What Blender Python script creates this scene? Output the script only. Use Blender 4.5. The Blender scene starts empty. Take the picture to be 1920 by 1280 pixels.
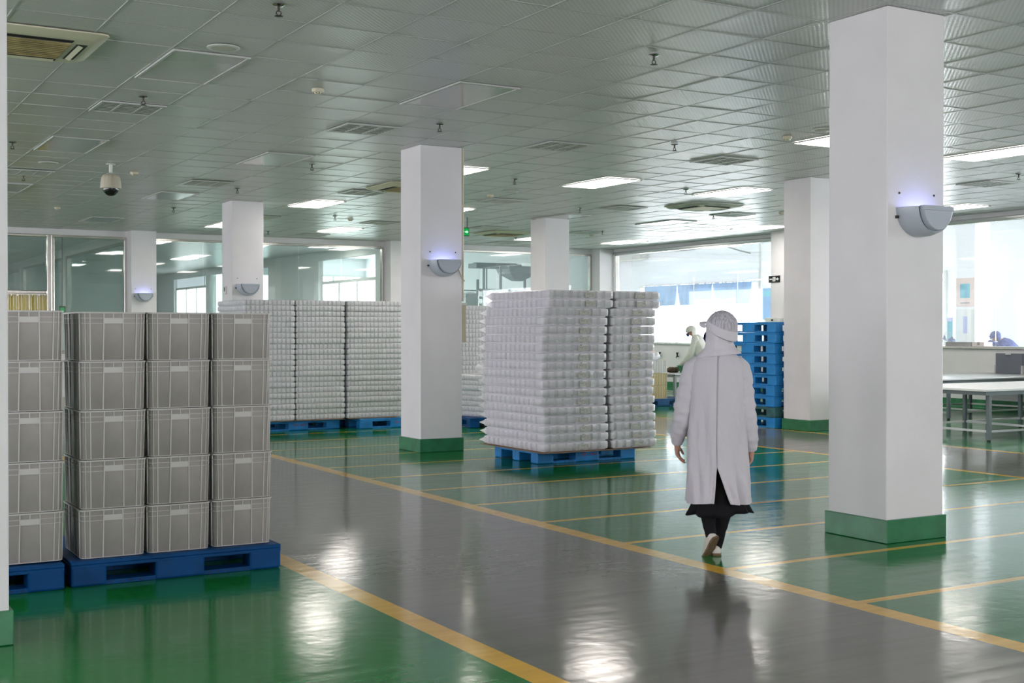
import bpy, bmesh, math, random
from mathutils import Vector, Matrix, noise
from math import sin, cos, pi, radians
S = bpy.context.scene
COL = S.collection
RND = random.Random(11)

# ------------------------------------------------------------------ camera
H = 3.649                      # ceiling height
cd = bpy.data.cameras.new('camera'); cam = bpy.data.objects.new('camera', cd); COL.objects.link(cam)
cd.sensor_width = 36.0; cd.lens = 2349.55 * 36.0 / 1920.0; cd.clip_end = 200
yaw, pit = 0.5277, -0.0086
fw = Vector((sin(yaw)*cos(pit), cos(yaw)*cos(pit), sin(pit))); rt = Vector((cos(yaw), -sin(yaw), 0)); up = rt.cross(fw)
M = Matrix((rt, up, -fw)).transposed().to_4x4(); M.translation = Vector((-2.014, -8.514, 1.446))
cam.matrix_world = M
S.camera = cam
# ------------------------------------------------------------------ colour management and world
S.view_settings.view_transform = 'Standard'; S.view_settings.look = 'None'
S.view_settings.gamma = 1.0; S.view_settings.use_curve_mapping = False
S.view_settings.exposure = 0.66
S.cycles.use_denoising = True
S.cycles.max_bounces = 8; S.cycles.transparent_max_bounces = 16; S.cycles.glossy_bounces = 4
S.cycles.sample_clamp_indirect = 6.0; S.cycles.caustics_reflective = False; S.cycles.caustics_refractive = False
W = bpy.data.worlds.new('world'); S.world = W; W.use_nodes = True
bg = W.node_tree.nodes['Background']; bg.inputs[0].default_value = (.85, .92, 1, 1); bg.inputs[1].default_value = 0.6
# light levels of the place
LAMP_STRENGTH = 12.0            # lit ceiling panels
DAY_LEFT = 5.6                 # daylight panes of the left outer wall
DAY_REAR = 6.0                 # daylight panes behind the photographer
DAY_RIGHT = 16.5                # daylight panes of the room on the right
DAY_MACHINE = 8.0              # daylight panes of the machine room
DAY_MID = 3.0

def added_light(x, y, z, w, c=(1, .96, .9)):
    ld = bpy.data.lights.new('lamp', 'AREA'); ld.shape = 'RECTANGLE'; ld.size = .6; ld.size_y = 1.2; ld.energy = w; ld.color = c
    o = bpy.data.objects.new('lamp', ld); o.location = (x, y, z); COL.objects.link(o)
for _y in (22, 27, 33): added_light(.6, _y, 3.66, 90)       # unseen area lights added to brighten the corridor behind the strip curtain
# ------------------------------------------------------------------ materials
def mat(name, col, rough=.5, metal=0., spec=.5, emit=None, estr=0., noise_s=0., noise_a=0., bump_s=0., bump_d=0., coat=0., trans=0., detail=3., sss=0.):
    m = bpy.data.materials.new(name); m.use_nodes = True
    nt = m.node_tree; b = nt.nodes['Principled BSDF']
    b.inputs['Base Color'].default_value = (*col, 1); b.inputs['Roughness'].default_value = rough
    b.inputs['Metallic'].default_value = metal; b.inputs['Specular IOR Level'].default_value = spec
    b.inputs['Coat Weight'].default_value = coat; b.inputs['Coat Roughness'].default_value = .08
    b.inputs['Transmission Weight'].default_value = trans
    if emit: b.inputs['Emission Color'].default_value = (*emit, 1); b.inputs['Emission Strength'].default_value = estr
    tc = None
    if noise_a or bump_d:
        tc = nt.nodes.new('ShaderNodeTexCoord')
    if noise_a:
        n = nt.nodes.new('ShaderNodeTexNoise'); n.inputs['Scale'].default_value = noise_s; n.inputs['Detail'].default_value = detail
        nt.links.new(tc.outputs['Object'], n.inputs['Vector'])
        r = nt.nodes.new('ShaderNodeMapRange'); r.inputs[1].default_value = .3; r.inputs[2].default_value = .7
        r.inputs[3].default_value = 1 - noise_a; r.inputs[4].default_value = 1 + noise_a
        nt.links.new(n.outputs['Fac'], r.inputs[0])
        x = nt.nodes.new('ShaderNodeVectorMath'); x.operation = 'SCALE'; x.inputs[0].default_value = col
        nt.links.new(r.outputs[0], x.inputs['Scale']); nt.links.new(x.outputs[0], b.inputs['Base Color'])
    if bump_d:
        n2 = nt.nodes.new('ShaderNodeTexNoise'); n2.inputs['Scale'].default_value = bump_s; n2.inputs['Detail'].default_value = 2
        nt.links.new(tc.outputs['Object'], n2.inputs['Vector'])
        bp = nt.nodes.new('ShaderNodeBump'); bp.inputs['Distance'].default_value = bump_d; bp.inputs['Strength'].default_value = 1
        nt.links.new(n2.outputs['Fac'], bp.inputs['Height']); nt.links.new(bp.outputs[0], b.inputs['Normal'])
    return m

def emis(name, col, s):
    m = bpy.data.materials.new(name); m.use_nodes = True; nt = m.node_tree; nt.nodes.clear()
    e = nt.nodes.new('ShaderNodeEmission'); e.inputs[0].default_value = (*col, 1); e.inputs[1].default_value = s
    o = nt.nodes.new('ShaderNodeOutputMaterial'); nt.links.new(e.outputs[0], o.inputs[0]); return m

def glassy(name, tint, gloss=.08, rough=.02, haze=0., haze_col=(.8, .85, .85), bump=0., fres=True):
    """thin pane or film: tinted see-through with a mirror share that grows at grazing angles"""
    m = bpy.data.materials.new(name); m.use_nodes = True; nt = m.node_tree; nt.nodes.clear()
    t = nt.nodes.new('ShaderNodeBsdfTransparent'); t.inputs[0].default_value = (*tint, 1)
    g = nt.nodes.new('ShaderNodeBsdfGlossy'); g.inputs['Roughness'].default_value = rough; g.inputs[0].default_value = (.95, .95, .95, 1)
    mx = nt.nodes.new('ShaderNodeMixShader')
    if fres:
        l = nt.nodes.new('ShaderNodeLayerWeight'); l.inputs[0].default_value = .25
        a = nt.nodes.new('ShaderNodeMath'); a.operation = 'MULTIPLY_ADD'; a.inputs[1].default_value = .5; a.inputs[2].default_value = gloss; a.use_clamp = True
        nt.links.new(l.outputs['Fresnel'], a.inputs[0]); nt.links.new(a.outputs[0], mx.inputs[0])
    else: mx.inputs[0].default_value = gloss
    nt.links.new(t.outputs[0], mx.inputs[1]); nt.links.new(g.outputs[0], mx.inputs[2])
    out = mx
    if haze:
        d = nt.nodes.new('ShaderNodeBsdfDiffuse'); d.inputs[0].default_value = (*haze_col, 1)
        tr = nt.nodes.new('ShaderNodeBsdfTranslucent'); tr.inputs[0].default_value = (*haze_col, 1)
        ad = nt.nodes.new('ShaderNodeMixShader'); ad.inputs[0].default_value = .5
        nt.links.new(d.outputs[0], ad.inputs[1]); nt.links.new(tr.outputs[0], ad.inputs[2])
        m2 = nt.nodes.new('ShaderNodeMixShader'); m2.inputs[0].default_value = haze
        nt.links.new(mx.outputs[0], m2.inputs[1]); nt.links.new(ad.outputs[0], m2.inputs[2]); out = m2
    if bump:
        tc = nt.nodes.new('ShaderNodeTexCoord'); n = nt.nodes.new('ShaderNodeTexNoise'); n.inputs['Scale'].default_value = 38; n.inputs['Detail'].default_value = 3; n.inputs['Distortion'].default_value = 1.5
        nt.links.new(tc.outputs['Object'], n.inputs['Vector'])
        b = nt.nodes.new('ShaderNodeBump'); b.inputs['Distance'].default_value = bump; nt.links.new(n.outputs['Fac'], b.inputs['Height'])
        nt.links.new(b.outputs[0], g.inputs['Normal'])
    o = nt.nodes.new('ShaderNodeOutputMaterial'); nt.links.new(out.outputs[0], o.inputs[0]); return m

def floor_mat(name, col, var=.12):
    m = mat(name, col, rough=.13, spec=.23)
    nt = m.node_tree; b = nt.nodes['Principled BSDF']
    tc = nt.nodes.new('ShaderNodeTexCoord')
    n = nt.nodes.new('ShaderNodeTexNoise'); n.inputs['Scale'].default_value = 1.1; n.inputs['Detail'].default_value = 6
    st = nt.nodes.new('ShaderNodeTexNoise'); st.inputs['Scale'].default_value = 5; st.inputs['Detail'].default_value = 8
    mp = nt.nodes.new('ShaderNodeMapping'); mp.inputs['Scale'].default_value = (.25, 3, 1); mp.inputs['Rotation'].default_value = (0, 0, .9)
    nt.links.new(tc.outputs['Object'], n.inputs['Vector']); nt.links.new(tc.outputs['Object'], mp.inputs[0]); nt.links.new(mp.outputs[0], st.inputs['Vector'])
    ad = nt.nodes.new('ShaderNodeMath'); ad.operation = 'ADD'; nt.links.new(n.outputs['Fac'], ad.inputs[0]); nt.links.new(st.outputs['Fac'], ad.inputs[1])
    r = nt.nodes.new('ShaderNodeMapRange'); r.inputs[1].default_value = .7; r.inputs[2].default_value = 1.3; r.inputs[3].default_value = 1-var; r.inputs[4].default_value = 1+var
    nt.links.new(ad.outputs[0], r.inputs[0])
    x = nt.nodes.new('ShaderNodeVectorMath'); x.operation = 'SCALE'; x.inputs[0].default_value = col
    nt.links.new(r.outputs[0], x.inputs['Scale']); nt.links.new(x.outputs[0], b.inputs['Base Color'])
    r2 = nt.nodes.new('ShaderNodeMapRange'); r2.inputs[1].default_value = .3; r2.inputs[2].default_value = .7; r2.inputs[3].default_value = .09; r2.inputs[4].default_value = .17
    nt.links.new(st.outputs['Fac'], r2.inputs[0]); nt.links.new(r2.outputs[0], b.inputs['Roughness'])
    w = nt.nodes.new('ShaderNodeTexNoise'); w.inputs['Scale'].default_value = 8; w.inputs['Detail'].default_value = 2
    nt.links.new(tc.outputs['Object'], w.inputs['Vector'])
    bp = nt.nodes.new('ShaderNodeBump'); bp.inputs['Distance'].default_value = .0011; nt.links.new(w.outputs['Fac'], bp.inputs['Height'])
    nt.links.new(bp.outputs[0], b.inputs['Normal'])
    return m

def tile_mat():
    m = mat('ceiling_tile', (.565, .565, .555), rough=.3, spec=.6)
    nt = m.node_tree; b = nt.nodes['Principled BSDF']
    tc = nt.nodes.new('ShaderNodeTexCoord'); sx = nt.nodes.new('ShaderNodeSeparateXYZ'); nt.links.new(tc.outputs['Object'], sx.inputs[0])
    def wave(o, k):
        a = nt.nodes.new('ShaderNodeMath'); a.operation = 'MULTIPLY'; a.inputs[1].default_value = k; nt.links.new(o, a.inputs[0])
        s = nt.nodes.new('ShaderNodeMath'); s.operation = 'SINE'; nt.links.new(a.outputs[0], s.inputs[0]); return s.outputs[0]
    p = nt.nodes.new('ShaderNodeMath'); p.operation = 'MULTIPLY'
    nt.links.new(wave(sx.outputs[0], 2*pi/.045), p.inputs[0]); nt.links.new(wave(sx.outputs[1], 2*pi/.045), p.inputs[1])
    r = nt.nodes.new('ShaderNodeMapRange'); r.inputs[1].default_value = -.6; r.inputs[2].default_value = .6; r.inputs[3].default_value = .84; r.inputs[4].default_value = 1.06
    nt.links.new(p.outputs[0], r.inputs[0])
    x = nt.nodes.new('ShaderNodeVectorMath'); x.operation = 'SCALE'; x.inputs[0].default_value = (.565, .565, .555)
    nt.links.new(r.outputs[0], x.inputs['Scale']); nt.links.new(x.outputs[0], b.inputs['Base Color'])
    bp = nt.nodes.new('ShaderNodeBump'); bp.inputs['Distance'].default_value = .0006; nt.links.new(p.outputs[0], bp.inputs['Height']); nt.links.new(bp.outputs[0], b.inputs['Normal'])
    return m

MT = {}
MT['green'] = floor_mat('green_epoxy', (.011, .176, .040)); MT['grey'] = floor_mat('grey_epoxy', (.160, .155, .138), .10); MT['yellow'] = floor_mat('yellow_floor_paint', (.74, .42, .05), .12)
MT['white'] = mat('white_wall_paint', (.735, .715, .735), .55, noise_s=2.5, noise_a=.03, bump_s=60, bump_d=.0005)
MT['band'] = mat('green_plinth_paint', (.03, .17, .075), .3, noise_s=6, noise_a=.25)
MT['tile'] = tile_mat(); MT['tbar'] = mat('ceiling_grid', (.42, .43, .42), .35)
MT['steel'] = mat('stainless_steel', (.62, .6, .56), .22, metal=1., bump_s=6, bump_d=.002)
MT['brushed'] = mat('brushed_steel', (.5, .5, .5), .35, metal=1.)
MT['glass'] = glassy('teal_window_glass', (.83, .895, .885), gloss=.05, haze=.10, haze_col=(.58, .66, .65))
MT['glassr'] = glassy('clear_window_glass', (.93, .96, .97), gloss=.03, haze=.05, haze_col=(.9, .92, .95))
MT['lit'] = emis('lit_panel', (1., .93, .86), LAMP_STRENGTH); MT['off'] = mat('unlit_panel', (.25, .24, .215), .2, spec=.7, coat=.4)
MT['frame'] = mat('white_metal', (.72, .72, .7), .35); MT['cframe'] = mat('ceiling_fixture_frame', (.52, .53, .51), .4); MT['dark'] = mat('dark_void', (.02, .02, .02), .7); MT['vback'] = mat('vent_shadow_grey', (.05, .053, .05), .7)
MT['cream'] = mat('cream_plastic', (.62, .58, .44), .4); MT['creamd'] = mat('stained_cream_grille', (.33, .25, .11), .5, noise_s=9, noise_a=.3)
MT['acfade'] = mat('pale_ac_plastic', (.5, .49, .43), .45, noise_s=5, noise_a=.15)
MT['black'] = mat('black_plastic', (.012, .012, .013), .12); MT['blackm'] = mat('black_metal', (.05, .045, .04), .4, metal=.6)
MT['chrome'] = mat('chrome', (.7, .7, .7), .12, metal=1.)
MT['blue'] = mat('shaded_blue_pallet_plastic', (.001, .056, .195), .5, spec=.15, noise_s=7, noise_a=.18); MT['blues'] = mat('lit_blue_pallet_plastic', (.010, .21, .55), .45, noise_s=7, noise_a=.2); MT['blued'] = mat('dark_blue_pallet_plastic', (.006, .075, .22), .5, noise_s=6, noise_a=.25)  # first blue darkened for shade, second brightened for window light, in the colour
MT['teal'] = mat('weathered_green_pallet', (.03, .12, .13), .55, noise_s=8, noise_a=.3)
MT['red'] = mat('red_stencil', (.35, .02, .02), .6)
MT['camc'] = mat('aged_cream_plastic', (.52, .48, .38), .4)
MT['crate'] = mat('grey_crate_plastic', (.315, .295, .275), .42, noise_s=4.5, noise_a=.14, detail=4); MT['rib'] = mat('crate_rib_plastic', (.52, .51, .495), .4)
MT['tray'] = mat('white_tray_plastic', (.83, .81, .86), .36, coat=.2); MT['trayb'] = mat('shaded_tray_plastic', (.60, .60, .63), .3, coat=.3); MT['film'] = glassy('stretch_film', (.95, .95, .96), gloss=.08, rough=.14, haze=.05, haze_col=(.9, .9, .92), bump=.02)  # trayb: same white trays, with the shade of the back row in the colour
MT['fold'] = mat('film_fold', (.8, .8, .82), .25, coat=.5); MT['paper'] = mat('grey_label_paper', (.47, .46, .43), .7, noise_s=60, noise_a=.3)
MT['card'] = mat('cardboard', (.30, .2, .12), .8, noise_s=10, noise_a=.12); MT['cardd'] = mat('dark_cardboard', (.12, .09, .06), .8)
MT['lampw'] = mat('white_lamp_plastic', (.42, .46, .53), .32); MT['uv'] = emis('blue_lamp_tube', (.30, .36, 1.), 11.)
MT['exit'] = emis('green_exit_face', (.01, .42, .08), .55); MT['exitw'] = emis('exit_symbol', (.5, 1., .6), .9)
MT['coatb'] = mat('lit_white_cotton', (.82, .83, .78), .75, spec=.2, bump_s=25, bump_d=.004); MT['coat'] = mat('white_cotton', (.57, .55, .60), .75, spec=.2, bump_s=25, bump_d=.004); MT['hood'] = mat('white_hood_mesh', (.62, .59, .65), .8, spec=.15, bump_s=140, bump_d=.0008)  # coatb: cotton lightened in colour to stand in for light on the far worker
MT['cap'] = mat('grey_cap_mesh', (.50, .48, .54), .8, spec=.15, bump_s=90, bump_d=.001); _nt = MT['cap'].node_tree; _tc = _nt.nodes.new('ShaderNodeTexCoord'); _mp = _nt.nodes.new('ShaderNodeMapping'); _mp.inputs['Scale'].default_value = (120, 120, 8); _n = _nt.nodes.new('ShaderNodeTexNoise'); _n.inputs['Scale'].default_value = 1.; _n.inputs['Detail'].default_value = 4
_r = _nt.nodes.new('ShaderNodeValToRGB'); _r.color_ramp.elements[0].position = .36; _r.color_ramp.elements[0].color = (.33, .32, .36, 1); _r.color_ramp.elements[1].position = .6; _r.color_ramp.elements[1].color = (.55, .53, .59, 1)
_nt.links.new(_tc.outputs['Object'], _mp.inputs[0]); _nt.links.new(_mp.outputs[0], _n.inputs['Vector']); _nt.links.new(_n.outputs['Fac'], _r.inputs[0]); _nt.links.new(_r.outputs[0], _nt.nodes['Principled BSDF'].inputs['Base Color'])
MT['skirt'] = mat('black_cloth', (.006, .006, .008), .8, spec=.2)
MT['skin'] = mat('skin', (.48, .26, .19), .5); MT['maskb'] = mat('blue_mask', (.08, .12, .35), .7); MT['shoe'] = mat('white_shoe', (.66, .63, .58), .5); MT['sole'] = mat('brown_sole', (.16, .10, .055), .7, noise_s=30, noise_a=.25)
MT['navy'] = mat('navy_work_cloth', (.035, .055, .2), .8, noise_s=12, noise_a=.15)
MT['tabletop'] = mat('white_table_top', (.93, .93, .95), .5, spec=.2); MT['clip'] = mat('slate_panel', (.14, .155, .19), .45)
MT['yc'] = mat('yellow_crate_plastic', (.60, .50, .30), .5); MT['wc'] = mat('white_crate_mesh', (.76, .74, .72), .5)
MT['curt'] = mat('light_blue_curtain', (.15, .33, .62), .7, noise_s=3, noise_a=.2); MT['strip'] = glassy('yellow_pvc_strip', (.7, .55, .08), gloss=.14, rough=.14, haze=.75, haze_col=(.45, .35, .03))
MT['rubber'] = mat('grey_painted_steel', (.16, .19, .21), .5); MT['machw'] = mat('pale_machine_steel', (.33, .37, .38), .4)
MT['basin'] = mat('green_basin', (.10, .42, .2), .4); MT['bag'] = mat('white_plastic_bag', (.75, .76, .8), .3, coat=.3)
MT['pink'] = mat('pinkish_paper', (.72, .56, .50), .7); MT['tealp'] = mat('teal_print', (.10, .42, .52), .7); MT['lilac'] = mat('lilac_print', (.45, .47, .72), .7)
MT['beige'] = mat('beige_board', (.55, .49, .37), .6); MT['pipe'] = mat('cream_conduit', (.58, .52, .40), .5)
MT['rfl'] = mat('grey_room_floor', (.25, .33, .28), .25); MT['mwall'] = mat('grey_room_wall', (.50, .53, .53), .6); MT['rwall'] = mat('bright_room_wall', (.86, .86, .88), .6); MT['rceil'] = mat('plain_room_ceiling', (.48, .5, .5), .3)
MT['skr'] = emis('daylit_frosted_pane_right', (1., .975, 1.), DAY_RIGHT); MT['skl'] = emis('daylit_pane_left', (.97, .93, 1.), DAY_LEFT); MT['skb'] = emis('daylit_pane_rear', (1., .945, .98), DAY_REAR)
MT['skm'] = emis('daylit_frosted_pane_machine_room', (.93, 1., .99), DAY_MACHINE); MT['skd'] = emis('daylit_frosted_pane_middle_room', (.96, 1., 1.), DAY_MID)

# ------------------------------------------------------------------ mesh helpers
class MB:
    def __init__(s): s.v = []; s.f = []; s.m = []
    def add(s, vs, fs, m=0):
        o = len(s.v); s.v += [tuple(v) for v in vs]; s.f += [tuple(i+o for i in f) for f in fs]; s.m += [m]*len(fs); return s
    def box(s, x0, x1, y0, y1, z0, z1, m=0):
        return s.add([(x, y, z) for z in (z0, z1) for y in (y0, y1) for x in (x0, x1)], [(0, 2, 3, 1), (4, 5, 7, 6), (0, 1, 5, 4), (2, 6, 7, 3), (0, 4, 6, 2), (1, 3, 7, 5)], m)
    def quad(s, a, b, c, d, m=0): return s.add([a, b, c, d], [(0, 1, 2, 3)], m)
    def loft(s, rings, closed=True, cap0=True, cap1=True, m=0):
        n = len(rings[0]); vs = [p for r in rings for p in r]; fs = []
        for i in range(len(rings)-1):
            for j in range(n if closed else n-1):
                k = (j+1) % n; fs.append((i*n+j, i*n+k, (i+1)*n+k, (i+1)*n+j))
        if cap0: fs.append(tuple(reversed(range(n))))
        if cap1: fs.append(tuple((len(rings)-1)*n+j for j in range(n)))
        return s.add(vs, fs, m)
    def cyl(s, p0, p1, r0, r1=None, n=12, m=0, cap=True):
        p0 = Vector(p0); p1 = Vector(p1); r1 = r0 if r1 is None else r1
        d = (p1-p0).normalized(); a = d.orthogonal().normalized(); b = d.cross(a)
        ring = lambda p, r: [p+a*(r*cos(2*pi*i/n))+b*(r*sin(2*pi*i/n)) for i in range(n)]
        return s.loft([ring(p0, r0), ring(p1, r1)], True, cap, cap, m)
    def tube(s, pts, r, n=8, m=0):
        pts = [Vector(p) for p in pts]; rings = []; a = None
        rr = r if isinstance(r, (list, tuple)) else [r]*len(pts)
        for i, p in enumerate(pts):
            d = (pts[min(i+1, len(pts)-1)]-pts[max(i-1, 0)]).normalized()
            a = d.orthogonal().normalized() if a is None else (a-d*a.dot(d)).normalized()
            b = d.cross(a); rings.append([p+a*(rr[i]*cos(2*pi*k/n))+b*(rr[i]*sin(2*pi*k/n)) for k in range(n)])
        return s.loft(rings, m=m)
    def lathe(s, prof, c=(0, 0, 0), n=24, m=0, cap0=True, cap1=True):
        return s.loft([[(c[0]+r*cos(2*pi*k/n), c[1]+r*sin(2*pi*k/n), c[2]+z) for k in range(n)] for r, z in prof], True, cap0, cap1, m)
    def ell(s, c, r, nu=20, nv=12, m=0, v0=-pi/2, v1=pi/2):
        c = Vector(c)
        return s.loft([[c+Vector((r[0]*cos(v)*cos(2*pi*k/nu), r[1]*cos(v)*sin(2*pi*k/nu), r[2]*sin(v))) for k in range(nu)] for v in [v0+(v1-v0)*i/nv+(1e-3 if i == 0 else -1e-3 if i == nv else 0) for i in range(nv+1)]], m=m)
    def build(s, name, mats, parent=None, smooth=0, bevel=0, seg=2, loc=None, rotz=0, link=True):
        me = bpy.data.meshes.new(name); me.from_pydata(s.v, [], s.f)
        for x in (mats if isinstance(mats, (list, tuple)) else [mats]): me.materials.append(MT[x] if isinstance(x, str) else x)
        me.polygons.foreach_set('material_index', s.m)
        me.update(); bm = bmesh.new(); bm.from_mesh(me); bmesh.ops.recalc_face_normals(bm, faces=bm.faces); bm.to_mesh(me); bm.free()
        if smooth:
            me.polygons.foreach_set('use_smooth', [True]*len(me.polygons)); me.set_sharp_from_angle(angle=radians(smooth))
        o = bpy.data.objects.new(name, me); COL.objects.link(o)
        if parent: o.parent = parent
        if loc: o.location = loc
        o.rotation_euler = (0, 0, rotz)
        if bevel:
            b = o.modifiers.new('bevel', 'BEVEL'); b.width = bevel; b.segments = seg; b.limit_method = 'ANGLE'; b.angle_limit = radians(40)
        return o

def tag(o, label, cat, group=None, kind=None):
    o['label'] = label; o['category'] = cat
    if group: o['group'] = group
    if kind: o['kind'] = kind
    return o
def thing(name, label, cat, loc=(0, 0, 0), rotz=0, group=None):
    o = bpy.data.objects.new(name, None); COL.objects.link(o); o.empty_display_size = .1
    o.location = loc; o.rotation_euler = (0, 0, rotz); return tag(o, label, cat, group)
def struct(o): o['kind'] = 'structure'; return o
KIDS = {}
def dup(root, loc, rotz, label, group=None, size=None):
    """a copy of a thing with copies of its parts and their sub-parts"""
    def cp(o, par):
        c = o.copy(); COL.objects.link(c)
        if par: c.parent = par
        for k in list(o.children): cp(k, c)
        return c
    r = cp(root, None); r.location = loc; r.rotation_euler = (0, 0, rotz); r['label'] = label
    if group: r['group'] = group
    return r
def family(proto_fn):
    """first use moves the prototype itself, later uses copy it"""
    st = {}
    def place(loc, rotz, label, group=None):
        if 'p' not in st:
            st['p'] = proto_fn(); o = st['p']; o.location = loc; o.rotation_euler = (0, 0, rotz); o['label'] = label
            if group: o['group'] = group
            return o
        return dup(st['p'], loc, rotz, label, group)
    return place
ORD = ['first', 'second', 'third', 'fourth', 'fifth', 'sixth', 'seventh', 'eighth', 'ninth', 'tenth', 'eleventh', 'twelfth', 'thirteenth', 'fourteenth', 'fifteenth', 'sixteenth', 'seventeenth', 'eighteenth', 'nineteenth', 'twentieth', 'twenty-first', 'twenty-second', 'twenty-third']
# ------------------------------------------------------------------ floor with painted zones and lines
XL, XR, YN, YF = -8.0, 17.5, -12.0, 20.0
def build_floor():
    b = MB(); xc = [XL, .645, .78, 2.81, 2.95, 8.485, 8.585, 10.57, 10.67, XR]; zone = [0, 2, 1, 2, 0, 2, 1, 2, 0]
    lines = [3.846-1.077*k for k in range(-12, 9)]
    for i in range(9):
        x0, x1 = xc[i], xc[i+1]
        if i == 4:
            ys = [YN]+sorted(sum([[y-.033, y+.033] for y in lines], []))+[YF]
        else: ys = [YN, YF]
        for j in range(len(ys)-1):
            m = 2 if (i == 4 and j % 2) else zone[i]
            b.add([(x0, ys[j], 0), (x1, ys[j], 0), (x1, ys[j+1], 0), (x0, ys[j+1], 0)], [(0, 1, 2, 3)], m)
    o = b.build('floor', ['green', 'grey', 'yellow']); return struct(o)
build_floor()
# ------------------------------------------------------------------ ceiling of tilted metal tiles in a grid
def build_ceiling():
    b = MB(); t = .63; r = random.Random(5)
    i0, i1 = int(XL/t)-1, int(XR/t)+1; j0, j1 = int(YN/t)-1, int(YF/t)+1
    for i in range(i0, i1+1):
        for j in range(j0, j1+1):
            x0, x1 = max(i*t+.004, XL), min((i+1)*t-.004, XR); y0, y1 = max(j*t+.004, YN), min((j+1)*t-.004, YF)
            if x1 <= x0 or y1 <= y0: continue
            ax, ay, z = r.gauss(0, .0035), r.gauss(0, .0035), H+r.uniform(0, .002)
            xm, ym = (x0+x1)/2, (y0+y1)/2; k = r.uniform(-.002, .0035)
            q = [(x, y, z+(x-xm)*ax+(y-ym)*ay) for x, y in ((x0, y0), (x1, y0), (x1, y1), (x0, y1))]
            b.add(q+[(xm, ym, z+k)], [(1, 0, 4), (2, 1, 4), (3, 2, 4), (0, 3, 4)], 0)
    for i in range(i0, i1+2):
        x = i*t
        if XL < x < XR: b.box(x-.008, x+.008, YN, YF, H-.0025, H+.02, 1)
    for j in range(j0, j1+2):
        y = j*t
        if YN < y < YF: b.box(XL, XR, y-.008, y+.008, H-.002, H+.018, 1)
    b.box(XL-.2, XR+.2, YN-.2, YF+.2, H+.06, H+.16, 1)
    return struct(b.build('ceiling', ['tile', 'tbar']))
build_ceiling()
# ------------------------------------------------------------------ pillars
def pillar(x, y, wx=.554, wy=.55, ht=.16):
    b = MB(); b.box(x, x+wx, y, y+wy, 0, H)
    o = b.build('pillar', 'white', bevel=.008); struct(o)
    p = MB(); e = .018; p.box(x-e, x+wx+e, y-e, y+wy+e, 0.001, ht); p.build('plinth', 'band', o, bevel=.005)
    return o
pillar(-1.668, -2.37); pillar(4.464, -2.451); pillar(4.525, 4.855); pillar(4.57, 12.19)
pillar(10.73, 4.86); pillar(10.80, 12.19); pillar(17.03, 12.16, .47); pillar(17.03, 4.86, .47); pillar(17.03, -2.45, .47); pillar(4.62, 19.47); pillar(10.86, 19.47); pillar(17.03, 19.47, .47); pillar(-1.7, 4.86); pillar(-1.7, 12.2); pillar(-1.7, 19.47)
# ------------------------------------------------------------------ outer walls out of view, with daylight panes
def wall_with_panes(name, axis, pos, a0, a1, z0, z1, spans, pane, wn):
    b = MB()
    def bx(u0, u1, za, zb):
        if axis == 'x': b.box(min(pos, pos), pos+.15, u0, u1, za, zb)
        else: b.box(u0, u1, pos, pos+.15, za, zb)
    bx(a0, a1, 0, z0); bx(a0, a1, z1, H); u = a0
    for s, e in spans: bx(u, s, z0, z1); u = e
    bx(u, a1, z0, z1); struct(b.build(name, 'white'))
    for s, e in spans:
        f = MB(); n = 3; w = (e-s)/n
        def fx(u0, u1, za, zb, d0=.03, d1=.10):
            if axis == 'x': f.box(pos+d0, pos+d1, u0, u1, za, zb)
            else: f.box(u0, u1, pos+d0, pos+d1, za, zb)
        for k in range(n+1): fx(s+k*w-.03, s+k*w+.03, z0, z1)
        fx(s, e, z0, z0+.06); fx(s, e, z1-.06, z1)
        fo = f.build('window_%d' % wn[0], 'frame'); wn[0] += 1; struct(fo)
        g = MB()
        if axis == 'x': g.box(pos+.055, pos+.075, s, e, z0, z1)
        else: g.box(s, e, pos+.055, pos+.075, z0, z1)
        g.build('pane', pane, fo)
wn = [10]
wall_with_panes('wall_left', 'x', XL-.15, YN, YF, .9, 3.3, [(-8.5, -4.5), (-3, 4), (5.5, 12), (13.2, 19)], 'skl', wn)
wall_with_panes('wall_rear', 'y', YN-.15, XL, XR, 1.0, 3.2, [(-.6, 6.4)], 'skb', wn)
# ------------------------------------------------------------------ back wall: header, sill wall, stainless framed glazing
b = MB(); YB = 19.86
b.box(XL, XR, YB, YB+.14, 3.52, H); b.box(3.03, XR, YB, YB+.14, 0, .95); b.box(XL, 1.95, YB, YB+.14, 0, .95)
struct(b.build('wall_back', 'white', bevel=.004))
def glazing(n, x0, x1, posts, z0=.95, z1=3.52, y=YB+.03):
    f = MB(); t = .055
    f.box(x0, x1, y-.03, y+.09, z1-t, z1); f.box(x0, x1, y-.03, y+.09, z0, z0+t)
    f.box(x0, x0+t, y-.03, y+.09, z0+t, z1-t); f.box(x1-t, x1, y-.03, y+.09, z0+t, z1-t)
    fo = struct(f.build('window_%d' % n, 'steel', bevel=.006))
    xs = [x0+t]+posts+[x1-t]
    for a, c in zip(xs[:-1], xs[1:]):
        g = MB(); g.box(a+.004, c-.004, y+.02, y+.03, z0+t, z1-t); g.build('pane', 'glass', fo)
    return fo
glazing(1, 3.03, 4.62, []); glazing(2, 5.174, 10.86, [6.35, 7.5, 8.65, 9.75]); glazing(3, 11.41, 17.03, [12.8, 14.1, 15.6])
f = MB(); f.box(2.93, 3.03, YB-.02, YB+.12, 0, 3.52); f.box(1.85, 1.95, YB-.02, YB+.12, 0, 3.52); f.box(1.95, 2.93, YB-.02, YB+.12, 2.24, 2.31); f.box(1.95, 2.93, YB-.01, YB+.1, 3.46, 3.52)
fo = struct(f.build('door_1', 'steel', bevel=.012)); g = MB(); g.box(1.95, 2.93, YB+.04, YB+.05, 2.31, 3.46); g.build('pane', 'glass', fo)
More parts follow.
